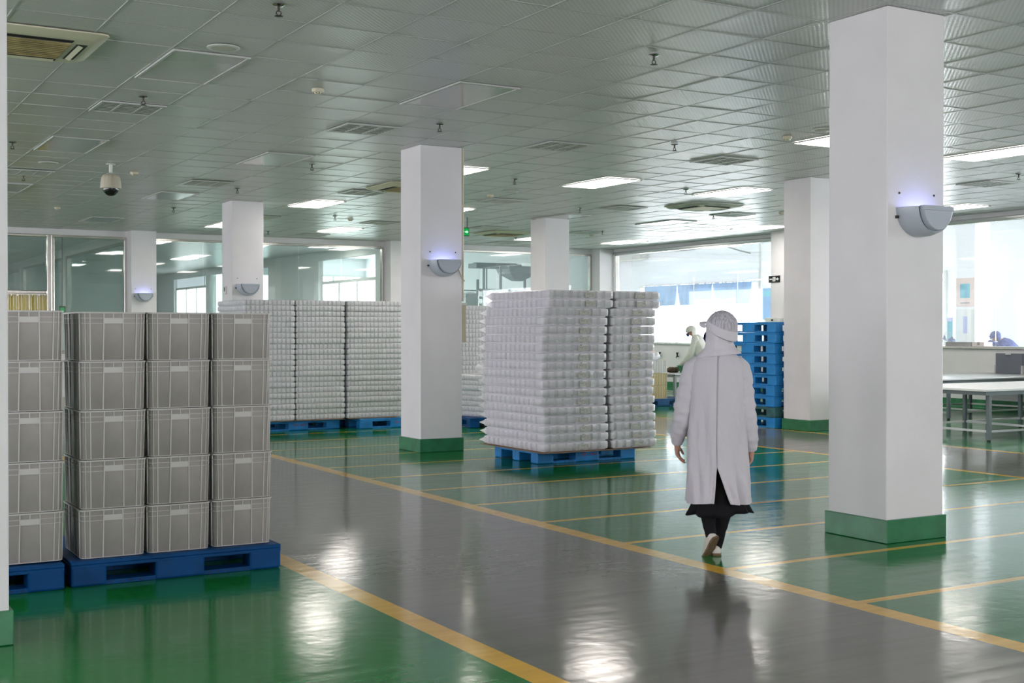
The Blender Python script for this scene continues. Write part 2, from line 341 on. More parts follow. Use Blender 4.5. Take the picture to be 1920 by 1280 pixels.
glazing(4, -1.7+.554, 1.85, []); glazing(5, XL+.1, -1.7, [-5, -3.4])
# yellow strip curtain in the doorway
t = thing('strip_curtain', 'yellow clear plastic strip curtain hanging in the doorway of the back wall', 'curtain', (2.44, YB+.03, 2.22))
r_ = MB(); r_.box(-.48, .48, -.035, -.015, -.03, .02); r_.build('rail', 'steel', t)
for k in range(14):
    q = MB(); x = -.46+k*.0706; n = 6
    q.loft([[(x-.045+.09*i/5, -.05+.012*(k % 2)+.012*sin(i*1.3+k), z) for i in range(n)] for z in (0, -.7, -1.4, -2.2)], closed=False, cap0=False, cap1=False)
    q.build('strip', 'strip', t, smooth=60)
# ------------------------------------------------------------------ right wall: low wall, header, long glazing
b = MB(); X0 = 17.5
b.box(X0, X0+.16, YN, YF, 0, 1.10); b.box(X0, X0+.16, YN, YF, 3.53, H); b.box(X0+.02, X0+.16, YN, YF, H, 4.6)
struct(b.build('wall_right', 'white', bevel=.004))
b = MB(); b.box(X0-.05, X0, YN, YF, 3.50, 3.56); struct(b.build('trim_1', 'brushed', bevel=.01))
b = MB(); b.box(X0-.012, X0-.001, YN, YF, .001, .15); struct(b.build('baseboard_right', 'band'))
def glazing_r(n, y0, y1, posts, z0=1.10, z1=3.53, x=X0+.03):
    f = MB(); t = .05
    f.box(x-.05, x+.1, y0, y1, z1-t, z1); f.box(x-.06, x+.12, y0, y1, z0, z0+t)
    f.box(x-.03, x+.1, y0, y0+t, z0+t, z1-t); f.box(x-.03, x+.1, y1-t, y1, z0+t, z1-t)
    fo = struct(f.build('window_%d' % n, 'steel', bevel=.008)); ys = [y0+t]+posts+[y1-t]
    for a, c in zip(ys[:-1], ys[1:]):
        g = MB(); g.box(x+.03, x+.04, a+.004, c-.004, z0+t, z1-t); g.build('pane', 'glassr', fo)
glazing_r(6, 12.72, 19.46, [14.46, 16.11, 17.82]); glazing_r(7, 5.42, 12.15, [7.15, 8.9, 10.5]); glazing_r(8, -1.9, 4.85, [0, 2.4]); glazing_r(9, -11.6, -2.5, [-9.3, -7, -4.7])
# ------------------------------------------------------------------ rooms seen through the glass
def room_box(tag_, x0, x1, y0, y1, h, floor='rfl', wallm='rwall', skip=(), ceil='rceil'):
    b = MB(); b.quad((x0, y0, 0), (x1, y0, 0), (x1, y1, 0), (x0, y1, 0)); struct(b.build('floor', floor))
    b = MB(); b.box(x0, x1, y0, y1, h, h+.05); struct(b.build('ceiling', ceil))
    for nm, q in (('left', (x0-.1, x0, y0, y1)), ('right', (x1, x1+.1, y0, y1)), ('back', (x0, x1, y1, y1+.1)), ('front', (x0, x1, y0-.1, y0))):
        if nm in skip: continue
        b = MB(); b.box(*q, 0, h); struct(b.build('wall_'+nm, wallm))
def day_window(n, axis, pos, u0, u1, z0, z1, pane, nb=4, d=-1):
    f = MB(); w = (u1-u0)/nb; t = .04
    def bx(B, a, c, za, zb, p0, p1):
        if axis == 'x': B.box(min(pos+d*p0, pos+d*p1), max(pos+d*p0, pos+d*p1), a, c, za, zb)
        else: B.box(a, c, min(pos+d*p0, pos+d*p1), max(pos+d*p0, pos+d*p1), za, zb)
    for k in range(nb+1): bx(f, u0+k*w-t, u0+k*w+t, z0, z1, .005, .07)
    bx(f, u0-t, u1+t, z1-.01, z1+.07, .005, .07); bx(f, u0-t, u1+t, z0-.07, z0+.01, .005, .09)
    fo = struct(f.build('window_%d' % n, 'frame')); g = MB(); bx(g, u0, u1, z0, z1, .012, .03); g.build('pane', pane, fo)
# right hand room
room_box('r', X0+.17, 24.2, -12, 31, 4.6, skip=('left',), ceil='rwall')
day_window(20, 'x', 24.2, 21.2, 27.4, 1.0, 2.95, 'skr', 6); day_window(21, 'x', 24.2, 14.0, 19.6, 1.0, 2.95, 'skr', 4); day_window(22, 'x', 24.2, -11, 8.0, 1.2, 3.2, 'skr', 8)
b = MB(); b.box(X0+.17, X0+.3, 20.0, 31, 0, 4.6); struct(b.build('wall_left', 'rwall'))
b = MB(); b.box(21.0, 21.5, 10.45, 10.98, 0, 4.6); struct(b.build('pillar', 'rwall'))
# machine room
room_box('m', 11.15, 17.4, YF+.02, 36, 4.2, skip=('front', 'left'), ceil='rwall')
day_window(23, 'y', 36, 11.5, 17.2, .4, 3.5, 'skm', 5)
# partition between machine room and middle room, with openings
b = MB(); b.box(11.0, 11.14, YF+.02, 42, 3.4, 3.7); b.box(11.0, 11.14, YF+.02, 42, 0, .9)
for y0, y1 in ((YF+.02, 20.7), (24.6, 28.8), (31.5, 33.5), (35.0, 35.4), (39.6, 42)): b.box(11.0, 11.14, y0, y1, .9, 3.4)
struct(b.build('wall_partition', 'rwall'))
day_window(24, 'x', 11.14, 20.8, 24.5, .95, 2.75, 'skd', 3, d=-1); day_window(25, 'x', 11.14, 35.5, 39.5, .95, 3.0, 'skd', 3, d=-1)
g = MB(); g.box(11.05, 11.06, 28.8, 31.5, .9, 3.4); struct(g.build('window_26', 'glass'))
g = MB(); g.box(11.05, 11.06, 33.5, 35.0, .9, 3.4); struct(g.build('window_27', 'glass'))
# middle room
room_box('c', 4.86, 11.0, YF+.02, 42, 3.65, wallm='mwall', skip=('front', 'left', 'right'))
b = MB(); b.box(9.4, 10.1, 26.7, 27.3, 0, 3.65); struct(b.build('pillar', 'white'))
# corridor left of it, and the glazed partition running away
room_box('k', -8, 4.72, YF+.02, 42, 3.7, skip=('front', 'right'))
b = MB(); b.box(4.72, 4.86, YF+.02, 42, 3.48, 3.70); b.box(4.72, 4.86, YF+.02, 42, 0, .9)
for y in (20.02, 27.3, 34.6, 41.7): b.box(4.70, 4.88, y, y+.5, .9, 3.48)
struct(b.build('wall_partition', 'white', bevel=.004))
for k, (y0, y1) in enumerate(((20.52, 27.3), (27.8, 34.6), (35.1, 41.7))):
    f = MB(); t = .06
    f.box(4.74, 4.84, y0, y0+t, .9, 3.48); f.box(4.74, 4.84, y1-t, y1, .9, 3.48); f.box(4.74, 4.84, y0+t, y1-t, .9, .96); f.box(4.74, 4.84, y0+t, y1-t, 3.42, 3.48)
    fo = struct(f.build('window_%d' % (30+k), 'steel')); g = MB(); g.box(4.785, 4.795, y0+t, y1-t, .96, 3.42); g.build('pane', 'glass', fo)

# ------------------------------------------------------------------ ceiling lamps, lit and unlit
def panel_light(lit):
    def make():
        t = thing('ceiling_light', 'x', 'ceiling light')
        f = MB(); a, c, w = .31, .625, .022
        f.box(-a, a, -c, -c+w, -.016, -.001); f.box(-a, a, c-w, c, -.016, -.001); f.box(-a, -a+w, -c+w, c-w, -.016, -.001); f.box(a-w, a, -c+w, c-w, -.016, -.001)
        f.build('frame', 'cframe', t); d = MB(); d.box(-a+w, a-w, -c+w, c-w, -.010, -.002); d.build('diffuser', 'lit' if lit else 'off', t); return t
    return make
P_ON, P_OFF = family(panel_light(True)), family(panel_light(False))
def light(i, j, lit, label): (P_ON if lit else P_OFF)((.63+2.52*i+.315, 1.26+5.04*j+.63, H-.004), 0, label, 'lit ceiling panels' if lit else 'unlit ceiling panels')
for i, j, lit, lab in (
    (0, 0, 0, 'unlit square ceiling panel in front of the round speaker, nearest of the dark panels'), (1, 0, 0, 'unlit glossy ceiling panel between the two air vents nearest the middle pillar'),
    (3, 0, 1, 'lit ceiling panel cut off by the left edge of the large right pillar'), (4, 0, 1, 'large lit ceiling panel right of the large right pillar'),
    (0, 1, 0, 'unlit ceiling panel at far left, above the dome camera'), (1, 1, 0, 'unlit ceiling panel just left of the middle pillar top'), (2, 1, 1, 'lit ceiling panel peeking out right of the middle pillar top'),
    (3, 1, 1, 'lit ceiling panel in open ceiling right of the middle pillar, nearest there'), (4, 1, 1, 'lit ceiling panel in front of the square air conditioner over the aisle'),
    (5, 1, 1, 'lit ceiling panel behind the large right pillar'), (6, 1, 1, 'lit ceiling panel by the header of the right wall, beside the wall lamp'),
    (0, 2, 0, 'unlit ceiling panel at the far left edge, below the left air vent'), (1, 2, 0, 'unlit ceiling panel before the second pillar, right of the dome camera'), (2, 2, 1, 'lit ceiling panel between the second pillar and the middle pillar'),
    (3, 2, 1, 'small lit ceiling panel mostly hidden behind the middle pillar'), (4, 2, 0, 'unlit ceiling panel beside the top of the slim far pillar'), (5, 2, 0, 'unlit ceiling panel behind the air conditioner, mirroring the bright room'), (6, 2, 1, 'lit ceiling panel by the right wall, left of the third white pillar'),
    (1, 3, 0, 'unlit ceiling panel deep at left, near the back wall header'), (2, 3, 1, 'lit ceiling panel cut off by the second pillar'), (3, 3, 1, 'lit ceiling panel above the back window between two pillars'),
    (4, 3, 1, 'lit ceiling panel hidden behind the middle pillar near the back wall'), (5, 3, 1, 'lit ceiling panel beside the slim far pillar, near the back wall'), (6, 3, 1, 'lit ceiling panel in the far right corner of the hall')):
    light(i, j, lit, lab)
# lamps of the rooms behind the glass
def room_lamp(x, y, z, lab): P_ON((x, y, z), 0, lab, 'lit ceiling panels')
for x, y, lab in ((6.0, 22.0, 'lit ceiling panel behind the back glass, right of the narrow wall pillar'), (8.6, 23.5, 'lit ceiling panel behind the back glass, right of the second pillar'), (6.2, 27.5, 'lit panel behind back glass, second row from the window'), (8.6, 29.5, 'lit panel behind back glass near the inner pillar'), (6.4, 35, 'lit panel deep in the room behind the back glass'), (10.2, 22.0, 'lit ceiling panel behind the back glass, left of its right frame')):
    room_lamp(x, y, 3.645, lab)
for x, y, lab in ((13.2, 23, 'lit ceiling panel in the machine room, above the platform'), (15.2, 24, 'lit ceiling panel in the machine room, beside the hopper')): room_lamp(x, y, 4.195, lab)
for x, y, lab in ((20.6, 14, 'lit ceiling panel in the bright room beyond the right glass, far'), (20.6, 7, 'lit ceiling panel in the bright room beyond the right glass, near'), (20.6, 21, 'lit ceiling panel in the bright room above the blue curtains')): room_lamp(x, y, 4.595, lab)
for x, y, lab in ((1.5, 24, 'lit ceiling panel in the dim corridor behind the strip curtain'),): room_lamp(x, y, 3.695, lab)

# ------------------------------------------------------------------ air vents
def make_vent():
    t = thing('air_vent', 'x', 'air vent'); a = .31
    f = MB()
    for q in ((-a, a, -a, -a+.03), (-a, a, a-.03, a), (-a, -a+.03, -a+.03, a-.03), (a-.03, a, -a+.03, a-.03)): f.box(*q, -.014, -.001)
    for x in (-.105, .105): f.box(x-.012, x+.012, -a+.03, a-.03, -.013, -.002)
    f.build('frame', 'cframe', t); k = MB(); k.box(-a+.03, a-.03, -a+.03, a-.03, -.0035, -.001); k.build('backing', 'vback', t)
    s = MB()
    for i in range(7):
        y = -.24+i*.08
        s.add([(-a+.03, y-.006, -.006), (a-.03, y-.006, -.006), (a-.03, y+.006, -.013), (-a+.03, y+.006, -.013)], [(0, 1, 2, 3)])
    s.build('slat', 'cframe', t); return t
VENT = family(make_vent)
for x, y, lab in ((.945, 4.1, 'slatted air vent above the crates, nearest at left'), (3.465, 4.1, 'slatted air vent left of the middle pillar top'), (5.985, 4.1, 'slatted air vent right of the middle pillar top'), (8.505, 4.1, 'slatted air vent in open ceiling left of the large right pillar'), (13.545, 4.1, 'slatted air vent right of the large right pillar'),
    (.945, 9.9, 'slatted air vent at the left edge above the dome camera'), (3.465, 9.9, 'slatted air vent right of the dome camera'), (5.985, 9.9, 'slatted air vent beside the beige air conditioner left of the middle pillar'), (8.505, 9.9, 'slatted air vent behind the smoke detector right of the middle pillar'), (11.025, 9.9, 'slatted air vent left of the square aisle air conditioner'), (13.545, 9.9, 'slatted air vent behind the square aisle air conditioner'),
    (5.985, 14.9, 'slatted air vent behind the second pillar, far'), (8.505, 14.9, 'slatted air vent before the far lit panel left of the middle pillar'), (11.025, 14.9, 'slatted air vent above the hanging exit sign area'), (13.545, 14.9, 'slatted air vent beside the slim far pillar'), (8.505, 18.6, 'slatted air vent nearest the back wall at left'), (13.545, 18.6, 'slatted air vent nearest the back wall in the right half')):
    VENT((x, y, H-.005), 0, lab, 'slatted ceiling vents')
# ------------------------------------------------------------------ cassette air conditioners
def make_ac(stained):
    t = thing('ceiling_air_conditioner', 'x', 'air conditioner'); a = .52
    p = MB(); rr = lambda h, z, r=.06: [(sx*(h-r)+r*cos(A), sy*(h-r)+r*sin(A), z) for (sx, sy, A0) in ((1, 1, 0), (-1, 1, pi/2), (-1, -1, pi), (1, -1, 1.5*pi)) for A in (A0, A0+pi/4, A0+pi/2)]
    p.loft([rr(a, -.001), rr(a, -.012), rr(a-.07, -.045), rr(a-.1, -.05)]); p.build('panel', 'cream' if stained else 'acfade', t, smooth=40)
    g = MB(); g.box(-.28, .28, -.28, .28, -.058, -.045)
    for k in range(9): g.box(-.27, .27, -.25+k*.0625-.006, -.25+k*.0625+.006, -.062, -.056)
    g.build('grille', 'creamd' if stained else 'cream', t)
    for k in range(4):
        l = MB(); A = k*pi/2; ca, sa = cos(A), sin(A)
        def tr(x, y, z): return (x*ca-y*sa, x*sa+y*ca, z)
        s = [tr(x, y, z) for z in (-.053, -.047) for x, y in ((-.28, .32), (.28, .32), (.28, .40), (-.28, .40))]
        l.add(s, [(0, 1, 2, 3), (4, 5, 6, 7), (0, 1, 5, 4), (1, 2, 6, 5), (2, 3, 7, 6), (3, 0, 4, 7)], 0)
        w = [tr(x, y, z) for x, y, z in ((-.265, .335, -.0535), (.265, .335, -.0535), (.265, .37, -.066), (-.265, .37, -.066))]
        l.add(w, [(0, 1, 2, 3)], 1); l.build('louver', ['dark', 'cream' if stained else 'acfade'], t)
    return t
AC1, AC2 = family(lambda: make_ac(True)), family(lambda: make_ac(False))
AC1((-.41, 1.56, H-.004), 0, 'stained cream ceiling air conditioner at the upper left corner', 'ceiling air conditioners')
AC1((6.27, 8.82, H-.004), 0, 'cream ceiling air conditioner half hidden by the middle pillar', 'ceiling air conditioners')
AC2((12.0, 8.82, H-.004), 0, 'square grey ceiling air conditioner over the aisle, left of the large pillar', 'ceiling air conditioners')
AC1((12.02, 15.95, H-.004), 0, 'brown stained ceiling air conditioner between exit sign and slim far pillar', 'ceiling air conditioners')
# ------------------------------------------------------------------ sprinklers, smoke detectors, speakers
def make_spr():
    t = thing('sprinkler_head', 'x', 'sprinkler')
    a = MB(); a.lathe([(.042, 0), (.045, -.006), (.03, -.014), (.014, -.016)], n=16); a.build('escutcheon', 'chrome', t, smooth=40)
    b = MB(); b.cyl((0, 0, -.012), (0, 0, -.05), .011, .008); b.tube([(-.01, 0, -.045), (-.019, 0, -.06), (-.006, 0, -.078)], .004, 6); b.tube([(.01, 0, -.045), (.019, 0, -.06), (.006, 0, -.078)], .004, 6)
    b.lathe([(.028, -.078), (.030, -.081), (.004, -.085)], n=14); b.build('nozzle', 'blackm', t, smooth=40); return t
SPRK = family(make_spr)
spr = [((.89, -.41), 'sprinkler head at the top, nearest above the crates'), ((.93, 3.41), 'sprinkler head beside the left air vent'), ((.32, 7.06), 'sprinkler head at the far left, beside an unlit panel'), ((.95, 10.29), 'sprinkler head at left below the speaker and air vent'), ((4.0, -.44), 'sprinkler head nearest above the white tray pallets'), ((4.05, 3.42), 'sprinkler head just above the middle pillar'), ((4.05, 7.14), 'sprinkler head left of the middle pillar, near an unlit panel'), ((4.07, 10.34), 'sprinkler head above the second pillar'), ((4.05, 13.91), 'sprinkler head left of the second pillar'), ((7.09, 3.3), 'sprinkler head between two slatted vents in open ceiling'), ((7.17, 7.17), 'sprinkler head right of the middle pillar top'), ((7.15, 13.94), 'sprinkler head above the far lit panel by the back window'), ((7.27, 18.1), 'sprinkler head above the back window left part'), ((10.38, 10.33), 'sprinkler head above the slim far pillar, right side'), ((10.14, 6.97), 'sprinkler head just left of the lit panel before the air conditioner'), ((9.6, 14.03), 'sprinkler head hidden near the middle pillar right edge'), ((13.0, 3.12), 'sprinkler head at the right edge beside the vent'), ((13.26, 10.11), 'sprinkler head just behind the square aisle air conditioner'), ((13.64, 14.38), 'sprinkler head above a far detector right of the slim pillar'), ((12.97, 17.01), 'sprinkler head under the lit panel left of the slim pillar')]
for (x, y), lab in spr: SPRK((x, y, H-.004), 0, lab, 'ceiling sprinkler heads')
def make_smoke():
    t = thing('smoke_detector', 'x', 'smoke detector'); a = MB(); a.lathe([(.052, 0), (.055, -.006), (.054, -.03), (.05, -.033)], n=20); a.build('base', 'cream', t, smooth=40)
    b = MB(); b.lathe([(.038, -.033), (.034, -.048), (.02, -.052)], n=16)
    for k in range(8): A = k*pi/4; b.cyl((.033*cos(A), .033*sin(A), -.041), (.0385*cos(A), .0385*sin(A), -.041), .005, n=6, m=1)
    b.build('sensor', ['cream', 'dark'], t, smooth=40); return t
SMK = family(make_smoke)
for x, y, lab in ((2.21, 2.24, 'cream smoke detector in open ceiling right of the unlit panel, nearest'), (2.22, 9.15, 'cream smoke detector right beside the dome camera'), (2.24, 14.86, 'cream smoke detector far left beyond the dome camera'), (7.83, 2.19, 'cream smoke detector left of the large right pillar'), (7.9, 9.19, 'cream smoke detector before a vent right of the middle pillar'), (7.63, 14.32, 'cream smoke detector above the far lit panel near the back wall'), (13.94, 15.25, 'cream smoke detector right of the slim far pillar'), (14.01, 9.05, 'cream smoke detector at the edge of the third pillar top')): SMK((x, y, H-.004), 0, lab, 'smoke detectors')
def make_spk():
    t = thing('ceiling_speaker', 'x', 'speaker'); a = MB(); a.lathe([(.125, 0), (.128, -.006), (.115, -.012), (.105, -.012)], n=32); a.build('rim', 'frame', t, smooth=40)
    b = MB(); b.lathe([(.105, -.011), (.07, -.016), (.01, -.018)], n=32); b.build('cone_grille', 'acfade', t, smooth=60); return t
SPK = family(make_spk)
for x, y, lab in ((.96, 1.04, 'round ceiling speaker in front of the nearest unlit panel'), (1.01, 8.72, 'round ceiling speaker at left behind an unlit panel'), (7.84, 1.62, 'round ceiling speaker at the left edge of the large right pillar'), (7.93, 8.59, 'round ceiling speaker right of the middle pillar, far')): SPK((x, y, H-.003), 0, lab, 'round ceiling speakers')
# ------------------------------------------------------------------ dome camera
t = thing('dome_camera', 'cream domed security camera hanging from the ceiling above the crates', 'security camera', (1.75, 8.465, H-.003))
a = MB(); a.cyl((0, 0, 0), (0, 0, -.13), .022, n=14); a.lathe([(.06, 0), (.06, -.008), (.03, -.012)], n=16); a.lathe([(.03, -.115), (.06, -.13), (.075, -.14)], n=16); a.build('stem', 'frame', t, smooth=40)
a = MB(); rings = []
for r_, z in ((.07, -.135), (.10, -.15), (.118, -.18), (.128, -.23), (.135, -.30), (.137, -.325), (.12, -.327)):
    rings.append([((r_-(.007 if z > -.29 else .0015)*max(0, cos(8*A))**6)*cos(A), (r_-(.007 if z > -.29 else .0015)*max(0, cos(8*A))**6)*sin(A), z) for A in [2*pi*k/64 for k in range(64)]])
a.loft(rings); a.build('housing', 'camc', t, smooth=35)
a = MB(); a.ell((0, 0, -.325), (.104, .104, .098), 28, 10, v0=-pi/2, v1=0); a.build('lens_dome', 'black', t, smooth=60)
# ------------------------------------------------------------------ hanging exit sign
t = thing('exit_sign', 'green lit exit sign hanging on rods right of the middle pillar', 'exit sign', (9.40, 12.95, 3.36))
a = MB(); a.box(-.125, .125, -.02, .02, -.08, .08); a.build('housing', 'black', t, bevel=.005)
a = MB(); a.box(-.115, .115, -.0235, -.0205, -.070, .070); a.build('face', 'exit', t)
a = MB()
def ex(pts): a.add([(x+.015, -.0255, z) for x, z in pts], [tuple(range(len(pts)))])
ex([(.015, -.012), (.05, -.012), (.05, -.032), (.088, 0), (.05, .032), (.05, .012), (.015, .012)])
ex([(-.055, .030), (-.035, .030), (-.035, .050), (-.055, .050)]); ex([(-.08, .025), (-.04, .02), (-.022, -.006), (-.052, -.010)]); ex([(-.055, -.010), (-.03, -.008), (-.008, -.050), (-.024, -.054)]); ex([(-.068, -.006), (-.052, -.012), (-.080, -.052), (-.104, -.050)]); ex([(-.04, .02), (-.03, .016), (.004, .004), (-.002, -.006)])
a.build('symbol', 'exitw', t)
for x in (-.09, .09):
    a = MB(); a.cyl((x, 0, .07), (x, 0, H-3.36-.003), .008, n=8); a.build('rod', 'blackm', t)
# second green sign deep behind the back glass and black sign on the right wall pillar
t = thing('exit_sign', 'small green exit sign low at far left above the crates', 'exit sign', (3.62, 21.9, 1.93)); a = MB(); a.box(-.07, .07, -.015, .015, -.09, .09); a.build('housing', 'black', t); a = MB(); a.box(-.05, .05, -.019, -.016, -.06, .05); a.build('face', 'exit', t)
a = MB(); a.cyl((0, .0, .09), (0, .0, 1.75), .008, n=8); a.build('rod', 'blackm', t)
t = thing('direction_sign', 'small black sign with white arrow and figure on the right wall pillar', 'sign', (17.028, 12.585, 2.59), -pi/2)
a = MB(); a.box(-.18, .18, -.012, 0, -.075, .075); a.build('plate', 'black', t)
a = MB()
def ex2(pts): a.add([(x, -.0135, z) for x, z in pts], [tuple(range(len(pts)))])
ex2([(.05, -.012), (.10, -.012), (.10, -.035), (.15, 0), (.10, .035), (.10, .012), (.05, .012)]); ex2([(-.15, -.012), (-.06, -.012), (-.06, .012), (-.15, .012)])
for q in range(3): ex2([(-.05+.032*q, -.05), (-.028+.032*q, -.05), (-.02+.032*q, .045), (-.045+.032*q, .05)])
a.build('symbol', 'frame', t)
# ------------------------------------------------------------------ wall lamps (insect lamps) on pillars
def dshape(hw, hh, y, n=18, zt=0., cx=0.): return [(cx+hw*cos(pi+pi*i/n), y, zt+hh*sin(pi+pi*i/n)) for i in range(n+1)]
def make_lamp(on):
    t = thing('wall_lamp', 'x', 'wall lamp'); a = MB()
    o0, o1 = dshape(.20, .195, -.002), dshape(.165, .175, -.165); i0, i1 = dshape(.185, .18, -.002), dshape(.15, .155, -.15)
    om = dshape(.195, .195, -.09); 
    a.loft([o0, om, o1], closed=False, cap0=False, cap1=False); a.loft([i0, i1], closed=False, cap0=False, cap1=False)
    for p, q in ((o0, i0), (o1, i1)):
        n = len(p); a.add(p+q, [(k, k+1, n+k+1, n+k) for k in range(n-1)])
    a.add([o0[0], om[0], o1[0], i1[0], i0[0]], [(0, 1, 2, 3, 4)]); a.add([o0[-1], om[-1], o1[-1], i1[-1], i0[-1]], [(0, 1, 2, 3, 4)])
    a.add(i1+o1, [tuple(range(len(i1)))]); a.build('housing', 'lampw', t, smooth=50)
    f = MB(); p0, p1 = dshape(.145, .165, -.155), dshape(.138, .158, -.195)
    f.loft([p0, p1]); f.box(-.145, .145, -.20, -.155, -.028, .004); f.build('front_plate', 'lampw', t, smooth=30, bevel=.004)
    u = MB(); u.cyl((-.12, -.07, -.035), (.12, -.07, -.035), .013); u.build('tube', 'uv' if on else 'lampw', t, smooth=50)
    for x in (-.17, .17):
        s = MB(); s.cyl((x, -.001, .1), (x, -.005, .1), .008, n=10); s.build('screw', 'blackm', t)
    b = MB(); b.box(-.208, -.19, -.02, -.002, -.075, -.055); b.box(.19, .208, -.02, -.002, -.075, -.055); b.build('bracket', 'blackm', t)
    return t
LON, LOFF = family(lambda: make_lamp(True)), family(lambda: make_lamp(False))
LON((4.745, -2.452, 2.285), 0, 'half-round wall lamp with blue glow on the large right pillar', 'half-round wall lamps')
LON((4.82, 4.854, 2.285), 0, 'half-round wall lamp with blue glow on the middle pillar', 'half-round wall lamps')
LON((4.885, 19.469, 2.27), 0, 'half-round wall lamp glowing blue on the farthest left pillar above the crates', 'half-round wall lamps')
LOFF((4.835, 12.189, 2.235), 0, 'half-round wall lamp without glow on the second pillar from left', 'half-round wall lamps')
# conduits and cables
t = thing('conduit', 'cream pipe running down the right edge of the middle pillar', 'pipe', (5.098, 4.87, 0)); a = MB(); a.cyl((0, 0, 1.80), (0, 0, H-.002), .014, n=8); a.build('pipe', 'pipe', t, smooth=50)
for z in (2.05, 2.95):
    a = MB(); a.box(-.021, .02, -.016, .016, z-.012, z+.012); a.build('clip', 'pipe', t)
a = MB(); a.tube([(-.08, -.03, 2.2), (-.04, -.025, 2.12), (.005, -.018, 2.05)], .007, 6); a.build('cable', 'pipe', t)
t = thing('notice_board', 'tall narrow beige board fixed to the right side of the middle pillar', 'board', (5.10, 4.99, 1.3)); a = MB(); a.box(-.02, .045, -.12, .28, 0, .47); a.build('panel', 'beige', t, bevel=.004); a = MB(); a.box(-.02, .052, -.125, .285, .455, .482); a.box(-.02, .05, -.125, .285, -.01, .006); a.build('trim', 'frame', t)
a = MB(); a.tube([(5.018, -2.30, 2.22), (5.04, -2.29, 2.18), (5.045, -2.285, 2.12), (5.042, -2.28, 2.06)], .005, 6); tag(a.build('power_cord', 'frame', smooth=60), 'short thin cord hanging at the right edge of the large right pillar', 'cord')
t = thing('wall_switch', 'small white switch box on the left face of the second pillar', 'switch', (4.568, 12.5, 2.14)); a = MB(); a.box(-.03, 0, -.045, .045, -.07, .07); a.build('box', 'frame', t, bevel=.005); a = MB(); a.box(-.034, -.029, -.02, .02, -.02, .05); a.build('rocker', 'blackm', t)
# ------------------------------------------------------------------ pallets
def make_pallet(L, W_, m, letter=None, hh=.145):
    def f():
        t = thing('pallet', 'x', 'pallet'); x, y = L/2, W_/2; e = .195*L/1.23; c = .145*L/1.23
        d = MB(); d.box(-x, x, -y, y, hh-.022, hh); d.box(-x, x, -y, -y+.02, hh-.042, hh-.021); d.box(-x, x, y-.02, y, hh-.042, hh-.021); d.box(-x, -x+.02, -y+.02, y-.02, hh-.042, hh-.021); d.box(x-.02, x, -y+.02, y-.02, hh-.042, hh-.021)
        for k in range(1, 16): d.box(-x+k*L/16-.004, -x+k*L/16+.004, -y+.02, y-.02, hh-.04, hh-.02)
        d.build('deck', m, t, bevel=.004, seg=1)
        for (x0, x1) in ((-x, -x+e), (-c, c), (x-e, x)):
            for (y0, y1) in ((-y, -y+.15), (-.075, .075), (y-.15, y)):
                b = MB(); b.box(x0, x1, y0, y1, .001, hh-.03); b.build('block', m, t, bevel=.012)
        for (y0, y1) in ((-y, -y+.15), (-.075, .075), (y-.15, y)):
            s = MB(); s.box(-x+.012, x-.012, y0+.008, y1-.008, .001, .026)
            for a in ((-x+e, -c), (c, x-e)):
                for k in range(5):
                    u = a[0]+(a[1]-a[0])*(k+.5)/5; s.cyl((u, y0+.0085, .014), (u, y0+.006, .014), .005, n=8, m=1)
            s.build('skid', [m, 'dark'], t, bevel=.003, seg=1)
        if letter:
            cu = bpy.data.curves.new('stencil', 'FONT'); cu.body = letter; cu.size = .042; cu.align_x = 'CENTER'; cu.extrude = .0004; cu.materials.append(MT['red'])
            tmp = bpy.data.objects.new('tmp', cu); me = bpy.data.meshes.new_from_object(tmp); bpy.data.objects.remove(tmp)
            o = bpy.data.objects.new('lettering', me); COL.objects.link(o); o.parent = t; o.location = (0.02, -y-.001, .062); o.rotation_euler = (pi/2, 0, 0); o.scale = (1.25, 1, 1)
        return t
    return f
PB = family(make_pallet(1.23, 1.0, 'blue')); PBL = family(make_pallet(1.30, .95, 'blues', 'TBT BAR')); PD = family(make_pallet(1.23, 1.0, 'blued')); PT = family(make_pallet(1.2, 1.0, 'teal', hh=.157)); PS = family(make_pallet(1.2, 1.0, 'blues', hh=.157))
PB((0, -.70, 0), 0, 'blue plastic pallet under the three front crate stacks', 'blue plastic pallets'); PB((-1.268, -.715, 0), 0, 'blue plastic pallet at the far left edge beside the white pillar', 'blue plastic pallets')
PBL((5.70, 3.53, 0), 0, 'blue pallet with red lettering under the wrapped trays right of the middle pillar', 'blue plastic pallets'); PBL((4.45, 9.23, 0), radians(2), 'blue pallet with red lettering under back trays, beside the crates', 'blue plastic pallets')
PBL((5.97, 9.03, 0), radians(2), 'blue pallet with red lettering just left of the middle pillar', 'blue plastic pallets')
PB((7.42, 8.35, 0), radians(78), 'blue pallet seen in the gap right of the middle pillar', 'blue plastic pallets'); PD((12.55, 11.22, 0), 0, 'dark blue pallet under the far mesh crates', 'blue plastic pallets'); PB((8.2, 10.9, 0), 0, 'blue pallet under the tallest trays behind the middle pillar', 'blue plastic pallets')
jr = random.Random(3)
for k in range(10):
    lab = ['bottom', 'weathered green, second from bottom', 'third from bottom', 'fourth from bottom', 'fifth from bottom', 'fifth from top', 'fourth from top', 'third from top', 'second from top', 'topmost'][k]
    (PT if k == 1 else PS)((11.13+jr.uniform(-.012, .012), 6.08+jr.uniform(-.012, .012), .1575*k), -pi/2+radians(jr.uniform(-.5, .5)), 'pallet in the tall blue stack behind the worker, '+lab, 'stacked blue pallets')
